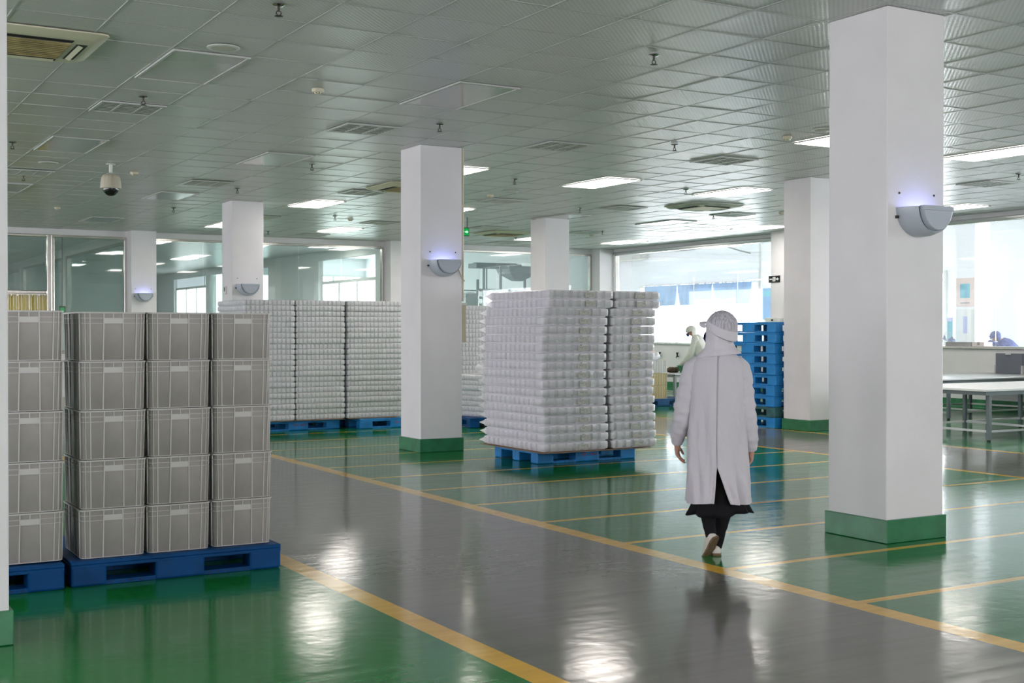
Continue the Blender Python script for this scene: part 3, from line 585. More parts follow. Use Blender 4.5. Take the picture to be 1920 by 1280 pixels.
# ------------------------------------------------------------------ grey crates
def rrect(hw, hd, r, z, n=5): return [(sx*(hw-r)+r*cos(A), sy*(hd-r)+r*sin(A), z) for (sx, sy, A0) in ((1, 1, 0), (-1, 1, pi/2), (-1, -1, pi), (1, -1, 1.5*pi)) for A in [A0+pi/2*i/n for i in range(n+1)]]
def make_crate():
    t = thing('crate', 'x', 'crate'); hw, hd, h = .180, .245, .2805
    k = lambda z: .965+.035*z/h
    a = MB(); R_ = .034
    a.loft([rrect(hw*k(0), hd*k(0), R_, .001), rrect(hw*k(0)+.003, hd*k(0)+.003, R_, .008), rrect(hw*k(.2), hd*k(.2), R_, .2), rrect(hw, hd, R_, h-.003), rrect(hw-.006, hd-.006, R_-.003, h-.003), rrect(hw*k(0)-.006, hd*k(0)-.006, R_-.003, .012)], cap0=True, cap1=True)
    a.build('body', 'crate', t, smooth=35)
    b = MB()
    def ring(z0, z1, o):
        b.loft([rrect(hw*k(z0)-.002, hd*k(z0)-.002, R_, z0), rrect(hw*k(z0)+o, hd*k(z0)+o, R_, z0), rrect(hw*k(z1)+o, hd*k(z1)+o, R_, z1), rrect(hw*k(z1)-.002, hd*k(z1)-.002, R_, z1)], cap0=False, cap1=False)
    ring(h-.008, h, .009); ring(h-.037, h-.034, .004); ring(h-.066, h-.063, .004); ring(.002, .006, .005)
    def rib(u, side, z0, z1, w=.0026, o=.0055, fl=0.):
        for s in (1, -1):
            pts = []
            for z in (z0, z1):
                uu = u*(k(z) if fl == 0 else 1+fl*(1-z/h)); base = (hd if side == 'y' else hw)*k(z)
                for dd, du in ((-.003, -w), (o, -w), (o, w), (-.003, w)):
                    pts.append((uu+du, s*(base+dd), z) if side == 'y' else (s*(base+dd), uu+du, z))
            b.add(pts, [(0, 1, 5, 4), (1, 2, 6, 5), (2, 3, 7, 6), (0, 3, 2, 1), (4, 5, 6, 7)])
    for u in (.131, .158): 
        for s in (1, -1): rib(s*u, 'y', .004, h-.008, .0022 if u > .14 else .003, .006 if u < .14 else .003)
    for s in (1, -1): rib(s*.053, 'y', .004, h-.008, .0033, .007, .07)
    rib(0, 'y', h-.034, h-.008, .0028)
    for u in (.06, .15, .195, .215):
        for s in (1, -1): rib(s*u, 'x', .004, h-.008)
    b.build('rib_frame', 'rib', t, smooth=35)
    for s in (1, -1):
        p = MB(); y = s*(hd+.004); p.box(-.051, .051, min(y, y-s*.012), max(y, y-s*.012), h-.066, h-.034); p.build('handle_plate', 'rib', t)
    return t
CR = family(make_crate); jr = random.Random(9)
LV = ['bottom', 'second from bottom', 'middle', 'second from top', 'top']
for cx, cy, z, nm in ((-.372, -.905, .1465, 'left stack on the front pallet'), (.012, -.90, .1465, 'middle stack on the front pallet'), (.398, -.885, .1465, 'stack nearest the grey aisle'), (-.826, -.91, .152, 'in the stack at the left edge')):
    for q in range(5):
        CR((cx+jr.uniform(-.003, .003), cy+jr.uniform(-.004, .004), z+.2815*q), radians(jr.uniform(-.5, .5)), 'grey plastic crate, %s %s' % (LV[q], nm), 'stacked grey crates')
# ------------------------------------------------------------------ shrink wrapped tray bundles
def rib_outline(hw, hd, r, pitch, dep, z, off=0., phase=0.):
    pts = []
    def side(p, q, nx, ny):
        L = math.dist(p, q); n = max(2, round(L/pitch))
        for i in range(n):
            for u, o in ((.0, 0), (.22, 0), (.36, 1), (.86, 1)):
                s = (i+u)/n; d = -dep*(1-o)+off
                pts.append((p[0]+(q[0]-p[0])*s+nx*d, p[1]+(q[1]-p[1])*s+ny*d, z))
    def arc(cx, cy, A0):
        for i in range(5):
            A = A0+pi/2*i/4; pts.append((cx+(r+off)*cos(A), cy+(r+off)*sin(A), z))
    side((-hw+r, -hd), (hw-r, -hd), 0, -1); arc(hw-r, -hd+r, -pi/2); side((hw, -hd+r), (hw, hd-r), 1, 0); arc(hw-r, hd-r, 0)
    side((hw-r, hd), (-hw+r, hd), 0, 1); arc(-hw+r, hd-r, pi/2); side((-hw, hd-r), (-hw, -hd+r), -1, 0); arc(-hw+r, -hd+r, pi)
    return pts
def make_bundle(w, d, h, pitch, dep, film, label, seed, spike=True, tm='tray', gs=1., cr=.055):
    def f():
        t = thing('tray_bundle', 'x', 'tray bundle'); hw, hd = w/2, d/2; r = random.Random(seed)
        a = MB(); g = lambda z, o, dp=dep: rib_outline(hw, hd, cr, pitch, dp, z, o)
        a.loft([g(.001, -.030*gs, 0), g(h*.09, -.026*gs, 0), g(h*.13, -.004), g(h*.25, 0), g(h*.80, .001), g(h*.90, -.003), g(h*.93, -.022*gs, 0), g(h*.99, -.028*gs, 0)])
        a.build('trays', tm, t, smooth=40)
        if film:
            m = MB(); P = rrect(hw+.004, hd+.004, .06, 0, 6); Q = []
            for i in range(len(P)):
                p, q = Vector(P[i]), Vector(P[(i+1) % len(P)]); n = max(1, int((q-p).length/.03)); Q += [p.lerp(q, k/n) for k in range(n)]
            rings = []
            for zz, o in ((.12, -.014), (.28, .001), (.45, .004), (.6, .004), (.74, .001), (.9, -.012)):
                ring = []
                for p in Q:
                    n = Vector((p.x, p.y, 0)).normalized(); e = o+.006*noise.noise(Vector((p.x*16, p.y*16, zz*5+seed*3)))+.003*r.uniform(-1, 1)
                    ring.append((p.x+n.x*e, p.y+n.y*e, zz*h))
                rings.append(ring)
            m.loft(rings, cap0=False, cap1=False); m.build('film', 'film', t, smooth=60)
        if spike:
            m = MB(); x, y = -hw+.012, hd-.03
            for k in (0,):
                m.add([(x, y-.05, h*.12), (x, y-.05, h*.88), (x+.04, y+.03, h*.88), (x+.04, y+.03, h*.12), (x-.06-r.uniform(0, .025), y+.01, h*(.42+.2*r.random()))], [(0, 1, 4), (1, 2, 4), (2, 3, 4), (3, 0, 4)])
            m.build('film_fold', 'fold', t)
        if label:
            m = MB(); u = label+r.uniform(-.02, .02); m.box(u-.062, u+.062, -hd-.012, -hd-.0105, h*.2, h*.78); m.build('paper_label', 'paper', t)
        return t
    return f
VL = [family(make_bundle(.845, 1.33, .0958, .105, .017, True, .10, s)) for s in (1, 2, 3)]
VR = [family(make_bundle(.61, 1.33, .0958, .105, .017, True, .03, s, spike=False, cr=.035)) for s in (4, 5, 6)]
jr = random.Random(21)
for q in range(18):
    top = 17-q; pos = 'topmost' if top == 0 else 'lowest' if q == 0 else ORD[top]+' from top'
    sh = (.05 if q >= 16 else -.03*sin(q/17*pi))+jr.uniform(-.008, .008)
    VL[q % 3]((5.355+sh, 3.395+jr.uniform(-.01, .01), .157+.0958*q), radians(jr.uniform(-.4, .4)), 'wrapped tray bundle, %s, wide left stack right of the middle pillar' % pos, 'wrapped white tray bundles, front pallet')
    sh2 = (.05 if q >= 16 else -.03*sin(q/17*pi))+jr.uniform(-.006, .006)
    VR[q % 3]((6.119+sh2, 3.41+jr.uniform(-.01, .01), .157+.0958*q), radians(jr.uniform(-.4, .4)), 'wrapped tray bundle, %s, narrow right stack nearest the worker' % pos, 'wrapped white tray bundles, front pallet')
def sheet(x0, x1, y0, y1, z, lab):
    a = MB(); n = 10
    a.loft([[(x0+(x1-x0)*i/n, y, z+.002*sin(i*1.7)+zz) for i in range(n+1)]+[(x0+(x1-x0)*i/n, y, z+.004+.002*sin(i*1.7)+zz) for i in range(n, -1, -1)] for y, zz in ((y0, -.003 if z > .2 else 0), ((y0+y1)/2, 0), (y1, 0))]); tag(a.build('cardboard_sheet', 'card'), lab, 'cardboard', 'cardboard sheets under trays')
sheet(4.90, 5.80, 2.70, 4.08, .1485, 'brown cardboard sheet under the left stack of the wrapped trays'); sheet(5.82, 6.36, 2.72, 4.06, .1485, 'brown cardboard sheet under the right stack of wrapped trays')
sheet(3.66, 5.12, 8.60, 9.8, .1485, 'brown cardboard sheet under the back trays beside the crates'); sheet(5.2, 6.0, 8.58, 9.6, .1485, 'brown cardboard sheet under trays just left of the middle pillar')
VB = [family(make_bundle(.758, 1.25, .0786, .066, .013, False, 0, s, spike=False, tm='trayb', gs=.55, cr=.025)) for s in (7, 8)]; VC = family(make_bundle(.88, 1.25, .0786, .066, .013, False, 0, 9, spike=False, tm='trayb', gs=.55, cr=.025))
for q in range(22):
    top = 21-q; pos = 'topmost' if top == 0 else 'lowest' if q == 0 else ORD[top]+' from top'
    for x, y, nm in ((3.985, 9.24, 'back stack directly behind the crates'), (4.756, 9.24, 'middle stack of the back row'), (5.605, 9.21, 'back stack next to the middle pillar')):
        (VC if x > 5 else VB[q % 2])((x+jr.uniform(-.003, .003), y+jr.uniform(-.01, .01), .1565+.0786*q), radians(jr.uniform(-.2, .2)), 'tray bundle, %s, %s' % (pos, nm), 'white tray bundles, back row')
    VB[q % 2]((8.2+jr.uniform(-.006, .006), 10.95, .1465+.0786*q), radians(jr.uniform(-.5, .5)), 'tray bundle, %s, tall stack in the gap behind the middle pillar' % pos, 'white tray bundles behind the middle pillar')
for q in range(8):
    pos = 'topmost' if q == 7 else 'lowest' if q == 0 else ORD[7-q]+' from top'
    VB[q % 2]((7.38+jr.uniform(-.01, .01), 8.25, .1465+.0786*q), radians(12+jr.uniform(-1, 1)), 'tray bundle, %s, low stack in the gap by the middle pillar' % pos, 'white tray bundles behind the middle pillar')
def lump(name, c, r, m, lab, cat, amp=.25, seed=0, sc=3.):
    a = MB(); a.ell((0, 0, r[2]*.8), r, 28, 16)
    a.v = [tuple(Vector(p)*(1+amp*noise.noise(Vector(p)*sc/max(r)*.3+Vector((seed, seed, 0)))+.4*amp*noise.noise(Vector(p)*sc*2.5/max(r)*.4))) for p in a.v]
    a.v = [(x, y, max(z, 0)) for x, y, z in a.v]
    o = a.build(name, m, loc=c, smooth=80); return tag(o, lab, cat)
lump('plastic_film', (7.42, 8.1, .78), (.28, .3, .12), 'bag', 'crumpled clear film heap on the low trays right of the middle pillar', 'plastic film', .45, 2, 6)
# ------------------------------------------------------------------ far mesh crates on the dark blue pallet
def make_mesh(m):
    def f():
        t = thing('mesh_crate', 'x', 'crate'); a = MB(); w, d, h = .325, .22, .245; n, k = 11, 6
        for s in (1, -1):
            for i in range(n+1): x = -w+2*w*i/n; a.box(x-.008, x+.008, min(s*d, s*(d-.012)), max(s*d, s*(d-.012)), .002, h-.003)
            for j in range(k+1): z = .008+(h-.02)*j/k; a.box(-w, w, min(s*d, s*(d-.01)), max(s*d, s*(d-.01)), z-.007, z+.007)
            for i in range(8): y = -d+2*d*i/7; a.box(min(s*w, s*(w-.012)), max(s*w, s*(w-.012)), y-.008, y+.008, .002, h-.003)
            for j in range(k+1): z = .008+(h-.02)*j/k; a.box(min(s*w, s*(w-.01)), max(s*w, s*(w-.01)), -d, d, z-.007, z+.007)
        a.build('lattice', m, t); b = MB(); b.box(-w+.014, w-.014, -d+.014, d-.014, .002, h-.02); b.build('liner', 'bag' if m == 'wc' else m, t); return t
    return f
YC, WC = family(make_mesh('yc')), family(make_mesh('wc'))
YC((12.33, 10.98, .147), 0, 'yellowish mesh crate, bottom of the far stack left of the worker', 'far mesh crates'); YC((12.33, 10.98, .394), 0, 'yellowish mesh crate, second in the far stack left of the worker', 'far mesh crates'); WC((12.33, 10.98, .641), 0, 'white mesh crate on top of the far yellowish crates', 'far mesh crates')
t = thing('carton', 'pinkish upright carton behind the far white mesh crate', 'box', (12.52, 11.48, .147)); a = MB(); a.box(-.24, .24, -.2, .2, 0.001, 1.0); a.build('box', 'pink', t, bevel=.01); a = MB(); a.box(-.241, .241, -.201, .201, .96, 1.003); a.build('flap', 'pink', t)
lump('plastic_bag', (12.35, 10.98, .868), (.26, .17, .10), 'bag', 'white plastic bag lying in the far white mesh crate', 'plastic bag', .35, 4, 5)
# work table of the far worker
def steel_table(name, x0, x1, y0, y1, z, lab, top='tabletop', legs=None, rail=.13, th=.03, lm='rubber', tw=.024):
    t = thing(name, lab, 'table', (x0, y0, 0)); L, D = x1-x0, y1-y0
    a = MB(); a.box(0, L, 0, D, z-th, z); a.build('table_top', top, t, bevel=.005)
    f = MB(); 
    for y in (.03, D-.08): f.box(.03, L-.03, y, y+.05, z-th-.05, z-th)
    for x in (.03, L-.08): f.box(x, x+.05, .08, D-.08, z-th-.05, z-th)
    f.build('apron', lm, t)
    xs = legs or [.06, L-.06]
    for x in xs:
        for y in (.07, D-.07):
            g = MB(); g.box(x-tw, x+tw, y-tw, y+tw, .02, z-th); o = g.build('leg', lm, t); g = MB(); g.cyl((x, y, 0.001), (x, y, .03), .027, .02, n=10); g.build('foot', 'dark', o)
    if rail:
        r_ = MB()
        for y in (.07, D-.07): r_.box(xs[0], xs[-1], y-.014, y+.014, rail-.014, rail+.014)
        for x in xs: r_.box(x-.014, x+.014, .07, D-.07, rail-.014, rail+.014)
        r_.build('stretcher', 'brushed', t)
    return t
steel_table('work_table', 11.45, 15.5, 2.40, 3.96, .685, 'white topped steel table at the right edge, nearer of two', legs=[.14, 1.38, 2.60, 3.9])
steel_table('work_table', 14.15, 17.42, 5.46, 7.2, .665, 'steel table with bare metal top behind the white one, by the right wall', top='brushed', legs=[.25, 1.2, 2.7], rail=.11)
t = thing('clipboard_case', 'slate grey flat panel standing on the rear steel table against the wall', 'panel', (17.3, 6.63, .666)); a = MB(); a.box(-.03, .03, -.285, .285, 0, .37); a.build('panel', 'clip', t, bevel=.006)
a = MB(); a.box(-.045, -.03, -.06, .06, .34, .372); a.box(-.052, -.045, -.03, .03, .345, .36); a.build('clip', 'chrome', t, bevel=.003)
for y in (-.285, .285):
    a = MB(); a.box(-.04, .036, y-.016, y+.016, 0, .15); a.build('bracket', 'brushed', t)
steel_table('sorting_table', 13.2, 13.86, 11.22, 13.0, .60, 'far steel table where the white clothed worker bends', top='brushed', rail=.2, lm='machw')
lump('plastic_bag', (13.38, 12.3, .602), (.24, .2, .09), 'bag', 'white plastic bag on the far sorting table, left of the worker', 'plastic bag', .3, 7, 5)
lump('produce_pile', (13.62, 11.82, .602), (.13, .12, .06), 'cardd', 'dark pile under the hands of the far worker', 'produce', .4, 9, 6)
t = thing('basin', 'green plastic basin on the far sorting table before the worker', 'basin', (13.67, 11.47, .601)); a = MB(); a.lathe([(.11, 0), (.16, .13), (.175, .135), (.175, .145), (.152, .14), (.105, .012)], n=24); a.build('bowl', 'basin', t, smooth=40); a = MB(); a.lathe([(.152, .136), (.18, .138), (.18, .15), (.152, .148)], n=24, cap0=False, cap1=False); a.build('rim', 'basin', t, smooth=30)
for k, (y, lab) in enumerate(((17.35, 'black water tap on the right wall, left of the two'), (16.62, 'black water tap on the right wall, nearer the far worker'))):
    t = thing('water_tap', lab, 'tap', (17.49, y, .80)); a = MB(); a.tube([(0, 0, 0), (-.05, 0, .0), (-.07, 0, -.01), (-.07, 0, -.04)], .013, 8); a.build('spout', 'black', t, smooth=60); a = MB(); a.cyl((-.045, 0, .0), (-.045, 0, .07), .02, n=8); a.cyl((-.045, 0, .07), (-.045, 0, .10), .032, n=8); a.build('handle', 'black', t)
t = thing('control_box', 'pale control box fixed on the right wall pillar above the pallet stack', 'control box', (17.028, 12.5, 1.60)); a = MB(); a.box(-.16, 0, -.19, .2, 0, .13); a.build('case', 'frame', t, bevel=.006); a = MB(); a.box(-.163, -.159, -.05, .02, .06, .10); a.build('display', 'black', t)
a = MB(); a.cyl((17.018, 12.25, 1.75), (17.018, 12.25, H-.003), .011, n=8); tag(a.build('conduit', 'pipe', smooth=60), 'thin vertical pipe on the right wall pillar, running up to the ceiling', 'pipe')
# ------------------------------------------------------------------ bright room contents
def curtain(y0, y1, lab):
    a = MB(); n = 36; rows = []
    for z, sh in ((2.98, 0), (2.75, .01), (2.5, .06), (2.29, .12)):
        rows.append([(24.05+.02*sin(i*1.9)+.01*sin(i*.7+z), y0+sh+(y1-y0-2*sh)*i/n, z) for i in range(n+1)])
    a.loft(rows, closed=False, cap0=False, cap1=False); o = a.build('curtain', 'curt', smooth=80); tag(o, lab, 'curtain', 'light blue half curtains'); o.modifiers.new('thick', 'SOLIDIFY').thickness = .012
curtain(25.17, 27.0, 'light blue half curtain beyond the right glass, left of the three'); curtain(23.32, 25.13, 'light blue half curtain beyond the right glass, middle of the three'); curtain(21.4, 23.28, 'light blue half curtain beyond the right glass, right of the three')
t = thing('curtain_rail', 'thin rail carrying the light blue half curtains', 'rail', (24.05, 24.2, 3.0)); a = MB(); a.cyl((0, -2.85, 0), (0, 2.85, 0), .015, n=8); a.build('rod', 'chrome', t); a = MB(); a.box(0, .15, -2.8, -2.76, -.02, .02); a.box(0, .15, 2.76, 2.8, -.02, .02); a.build('bracket', 'chrome', t)
t = thing('wall_air_conditioner', 'long pale air conditioner high in the bright room, upper left of the right glass', 'air conditioner', (23.9, 27.9, 3.85)); a = MB(); a.box(-.1, .28, -.95, .6, .1, .42); a.build('case', 'acfade', t, bevel=.03); a = MB(); a.box(-.13, .1, -.9, .55, .06, .10); a.build('louver', 'cream', t)
t = thing('wall_banner', 'pale blue banner on the outer wall left of the third pillar', 'banner', (24.17, 20.82, 1.80)); a = MB(); a.box(-.02, .0, -.24, .2, 0, .95); a.build('sheet', 'curt', t); a = MB(); a.box(-.024, -.02, -.2, .16, .7, .88); a.build('print', 'tealp', t)
a = MB(); a.tube([(17.679, 17.7, 3.56), (17.679, 17.1, 3.49), (17.679, 16.6, 3.47), (17.679, 16.0, 3.49)], .018, 6); tag(a.build('cable', 'blackm', smooth=60), 'dark sagging cable behind the top of the right glass, left piece', 'cable')
a = MB(); a.tube([(17.679, 15.4, 3.55), (17.679, 15.02, 3.48), (17.679, 14.53, 3.35), (17.679, 14.15, 3.27)], .018, 6); tag(a.build('cable', 'blackm', smooth=60), 'dark sagging cable behind the top of the right glass, right piece', 'cable')
a = MB(); a.cyl((19.0, 15.3, 0), (19.0, 15.3, 4.6), .035, n=10); tag(a.build('post', 'frame', smooth=60), 'thin white post standing in the bright room left of the third pillar', 'post')
t = thing('work_bench', 'pale bench just behind the right glass carrying the cartons', 'table', (17.75, 6.2, 0)); a = MB(); a.box(0, .55, 0, 3.3, 1.10, 1.145); a.build('bench_top', 'frame', t)
for y in (.1, 3.2):
    for x in (.06, .49):
        a = MB(); a.box(x-.02, x+.02, y-.02, y+.02, 0.001, 1.10); a.build('leg', 'machw', t)
t = thing('carton', 'dark flat carton on the bench behind the right glass', 'box', (17.98, 8.27, 1.146)); a = MB(); a.box(-.12, .12, -.32, .30, 0, .078); a.build('box', 'cardd', t, bevel=.004); a = MB(); a.box(-.05, .05, -.321, .301, .0785, .08); a.build('tape', 'card', t)
t = thing('carton', 'brown carton end beside the dark flat carton behind the right glass', 'box', (17.98, 7.78, 1.146)); a = MB(); a.box(-.12, .12, -.13, .15, 0, .082); a.build('box', 'pink', t, bevel=.004); a = MB(); a.box(-.121, .05, -.03, .03, .02, .083); a.build('tape', 'card', t)
def poster(z0, z1, lab, base, pr, y0=10.47, y1=10.96):
    t = thing('poster', lab, 'poster', (20.995, (y0+y1)/2, z0)); h = z1-z0; w = (y1-y0)/2
    a = MB(); a.box(-.006, 0, -w, w, 0, h); a.build('sheet', base, t)
    a = MB(); a.box(-.009, -.006, -w*.55, w*.55, h*.3, h*.8) if base == 'pink' else a.box(-.009, -.006, -w*.28, w*.22, h*.40, h*.82); a.build('picture', pr, t)
    a = MB()
    for k in range(6): a.box(-.009, -.006, -w*.5+k*w*.18, -w*.5+k*w*.18+w*.11, h*.10, h*.15)
    a.build('caption', 'rubber', t)
poster(1.99, 2.63, 'pinkish poster with a teal picture on the pillar behind the right glass', 'pink', 'tealp'); poster(1.02, 1.93, 'white poster with a lilac picture below the pinkish one', 'frame', 'lilac')
t = thing('standing_fan', 'wire caged fan beside the large right pillar, behind the right glass', 'fan', (20.0, 10.33, 0)); a = MB()
for r_ in (.05, .1, .15, .195): a.tube([(r_*.0-.06, r_*cos(2*pi*k/24), 1.22+r_*sin(2*pi*k/24)) for k in range(25)], .003, 5)
for k in range(24): A = 2*pi*k/24; a.tube([(-.075, .03*cos(A), 1.22+.03*sin(A)), (-.06, .195*cos(A), 1.22+.195*sin(A)), (.04, .19*cos(A), 1.22+.19*sin(A))], .0025, 4)
a.build('cage', 'machw', t); a = MB(); a.cyl((.04, 0, 1.22), (.16, 0, 1.22), .06, n=14); a.build('motor', 'navy', t); a = MB(); a.cyl((.08, 0, .03), (.08, 0, 1.18), .018, n=8); a.build('pole', 'machw', t); a = MB(); a.cyl((.08, 0, 0.001), (.08, 0, .035), .2, n=20); a.build('base', 'machw', t)
a = MB()
for k in range(3):
    A = 2*pi*k/3; a.add([(-.02, .02*cos(A), 1.22+.02*sin(A)), (-.03, .16*cos(A+.3), 1.22+.16*sin(A+.3)), (0, .17*cos(A+.9), 1.22+.17*sin(A+.9))], [(0, 1, 2)])
a.build('blade', 'navy', t)
t = thing('screen_panel', 'narrow teal panel beside the posters behind the right glass', 'panel', (20.9, 11.06, 0)); a = MB(); a.box(-.03, .03, -.05, .05, .0, 1.66); a.build('panel', 'tealp', t); a = MB(); a.box(-.035, .035, -.055, .055, 1.66, 1.74); a.build('cap', 'lilac', t)
# ------------------------------------------------------------------ processing machine in the machine room
t = thing('processing_machine', 'grey steel platform machine with hopper and tanks behind the back glass', 'machine', (15.9, 23.2, 0))
a = MB(); a.box(-.75, .75, -.25, .25, 3.25, 3.38); a.box(-.7, .7, -.05, .05, 3.38, 3.41); a.build('conveyor', 'rubber', t)
a = MB(); a.loft([[(x, y, z) for x, y in ((.75-w, -w*.8), (.75+w, -w*.8), (.75+w, w*.8), (.75-w, w*.8))] for w, z in ((.52, 3.32), (.45, 3.12), (.16, 2.92), (.13, 2.9))]); a.build('hopper', 'rubber', t)
for x, y in ((-.85, -.5), (-.85, .5), (-.1, -.5), (-.1, .5), (1.3, -.5), (1.3, .5)):
    a = MB(); a.box(x-.03, x+.03, y-.03, y+.03, .001, 3.3 if x > -.5 else 2.9); a.build('post', 'rubber', t)
a = MB(); a.box(-.9, 1.35, -.55, .55, 1.75, 1.82); a.build('platform', 'machw', t)
a = MB()
for z in (2.2, 2.4, 2.62):
    for y in (-.52, .52): a.cyl((-.85, y, z), (1.3, y, z), .02, n=6)
for x in (-.6, -.35, .2, .5): a.cyl((x, -.52, 1.8), (x, -.52, 2.62), .016, n=6)
for x in (-.45, .0): a.cyl((x, -.3, 1.8), (x, -.3, 3.25), .022, n=8)
a.build('guard_rail', 'rubber', t, smooth=60)
for x in (.38, .72, 1.06):
    a = MB(); a.lathe([(.14, 1.83), (.165, 2.55), (.17, 2.6), (.15, 2.62)], c=(x, -.15, 0), n=20); a.build('tank', 'rubber', t, smooth=40)
a = MB(); a.loft([[(-.85+sx*w, sy*w*.8, z) for sx, sy in ((-1, -1), (1, -1), (1, 1), (-1, 1))] for w, z in ((.12, 1.85), (.2, 2.2), (.2, 2.5), (.1, 2.55))]); a.build('gear_box', 'machw', t, bevel=.01)
# ------------------------------------------------------------------ people
def skin_obj(name, nodes, edges, root, m, parent, sub=2, flip=None):
    """one continuous body: nodes {key: (pos, radius or (rx, ry))}, grown by a Skin modifier rooted at the pelvis"""
    keys = list(nodes); idx = {k: i for i, k in enumerate(keys)}
    me = bpy.data.meshes.new(name); me.from_pydata([nodes[k][0] for k in keys], [(idx[a], idx[b]) for a, b in edges], [])
    o = bpy.data.objects.new(name, me); COL.objects.link(o); o.parent = parent
    sk = o.modifiers.new('skin', 'SKIN'); sk.use_smooth_shade = True; sk.branch_smoothing = .3
    if not me.skin_vertices: me.skin_vertices.new() if hasattr(me.skin_vertices, 'new') else None
    for k, i in idx.items():
        r = nodes[k][1]; me.skin_vertices[0].data[i].radius = (r, r) if not isinstance(r, tuple) else r
        me.skin_vertices[0].data[i].use_root = (k == root)
    if sub: sb = o.modifiers.new('smooth', 'SUBSURF'); sb.levels = sub; sb.render_levels = sub
    me.materials.append(MT[m]); return o
def hand(N, E_, pre, wrist, d, pn, th, sc=1., curl=.35):
    """palm and five fingers: wrist point, direction d, palm facing pn, thumb side th"""
    w = Vector(wrist); d = Vector(d).normalized(); th = Vector(th); th = (th-d*th.dot(d)).normalized(); pn = Vector(pn); pn = (pn-d*pn.dot(d)-th*pn.dot(th)).normalized()
    N[pre+'p'] = (w+d*.035*sc, (.022*sc, .016*sc)); E_.append((pre+'w', pre+'p'))
    for i, (off, L) in enumerate(((.028, .072), (.0095, .08), (-.0095, .074), (-.027, .058))):
        k = w+d*(.078-.006*abs(i-1))*sc+th*off*sc; N[f'{pre}k{i}'] = (k, .0098*sc); E_.append((pre+'p', f'{pre}k{i}')); p = k; dd = d
        for j, f_ in enumerate((.45, .32, .23)):
            a = curl*(1.0+.25*j)+.06*i; dd = (dd*cos(a)+pn*sin(a)).normalized(); p = p+dd*L*f_*sc
            N[f'{pre}f{i}{j}'] = (p, (.0088-.0008*j)*sc); E_.append((f'{pre}k{i}' if j == 0 else f'{pre}f{i}{j-1}', f'{pre}f{i}{j}'))
    t0 = w+d*.03*sc+th*.026*sc+pn*.008; N[pre+'t0'] = (t0, .0125*sc); E_.append((pre+'p', pre+'t0'))
    t1 = t0+(d*.75+th*.5+pn*.35).normalized()*.034*sc; t2 = t1+(d*.9+th*.05+pn*.45).normalized()*.028*sc
    N[pre+'t1'] = (t1, .0100*sc); N[pre+'t2'] = (t2, .0085*sc); E_ += [(pre+'t0', pre+'t1'), (pre+'t1', pre+'t2')]
def sring(c, a, b, z, n=64, ex=2.4, fold=None, tilt=0., yawr=0.):
    pts = []
    for i in range(n):
        A = 2*pi*i/n; ca, sa = cos(A), sin(A)
        r = (abs(ca)**ex+abs(sa)**ex)**(-1/ex); x, y = a*r*ca, b*r*sa
        if fold: f = fold(A, z); l = math.hypot(x, y); x += x/l*f; y += y/l*f
        if yawr: x, y = x*cos(yawr)-y*sin(yawr), x*sin(yawr)+y*cos(yawr)
        pts.append((c[0]+x, c[1]+y, z+tilt*x))
    return pts
def lerp_tab(tab, z):
    tab = sorted(tab)
    for (z0, *v0), (z1, *v1) in zip(tab[:-1], tab[1:]):
        if z0 <= z <= z1:
            u = (z-z0)/(z1-z0); u = u*u*(3-2*u)*.4+u*.6; return [p+(q-p)*u for p, q in zip(v0, v1)]
    return list(tab[-1][1:] if z > tab[-1][0] else tab[0][1:])
def sleeve(a, pts, rad, n=36, steps=44, amp=.006, seed=0, m=0):
    pts = [Vector(p) for p in pts]; rings = []; ref = Vector((0, 1, 0))
    for s in range(steps+1):
        u = s/steps*(len(pts)-1); i = min(int(u), len(pts)-2); f = u-i
        p0, p1, p2, p3 = pts[max(i-1, 0)], pts[i], pts[i+1], pts[min(i+2, len(pts)-1)]
        p = .5*((2*p1)+(-p0+p2)*f+(2*p0-5*p1+4*p2-p3)*f*f+(-p0+3*p1-3*p2+p3)*f**3)
        d = (p2-p1).normalized() if s == steps or s == 0 else (.5*((-p0+p2)+2*(2*p0-5*p1+4*p2-p3)*f+3*(-p0+3*p1-3*p2+p3)*f*f)).normalized()
        r = rad[i]+(rad[i+1]-rad[i])*f; e1 = (ref-d*ref.dot(d)).normalized(); e2 = d.cross(e1); ring = []
        for k in range(n):
            A = 2*pi*k/n
            w = amp*(sin(u*9+A*1+seed)+.8*sin(u*15-2*A+seed*2)+2.2*(.25-abs(noise.noise(Vector((cos(A)*1.5, sin(A)*1.5, u*1.9+.9*cos(A)+seed*3)))))+1.2*(.25-abs(noise.noise(Vector((cos(A)*3, sin(A)*3, u*4+seed))))))*min(1, 3*s/steps, 3*(steps-s)/steps+.15)
            ring.append(p+e1*((r+w)*cos(A))+e2*((r+w)*sin(A)))
        rings.append(ring)
    a.loft(rings, cap0=True, cap1=True, m=m)
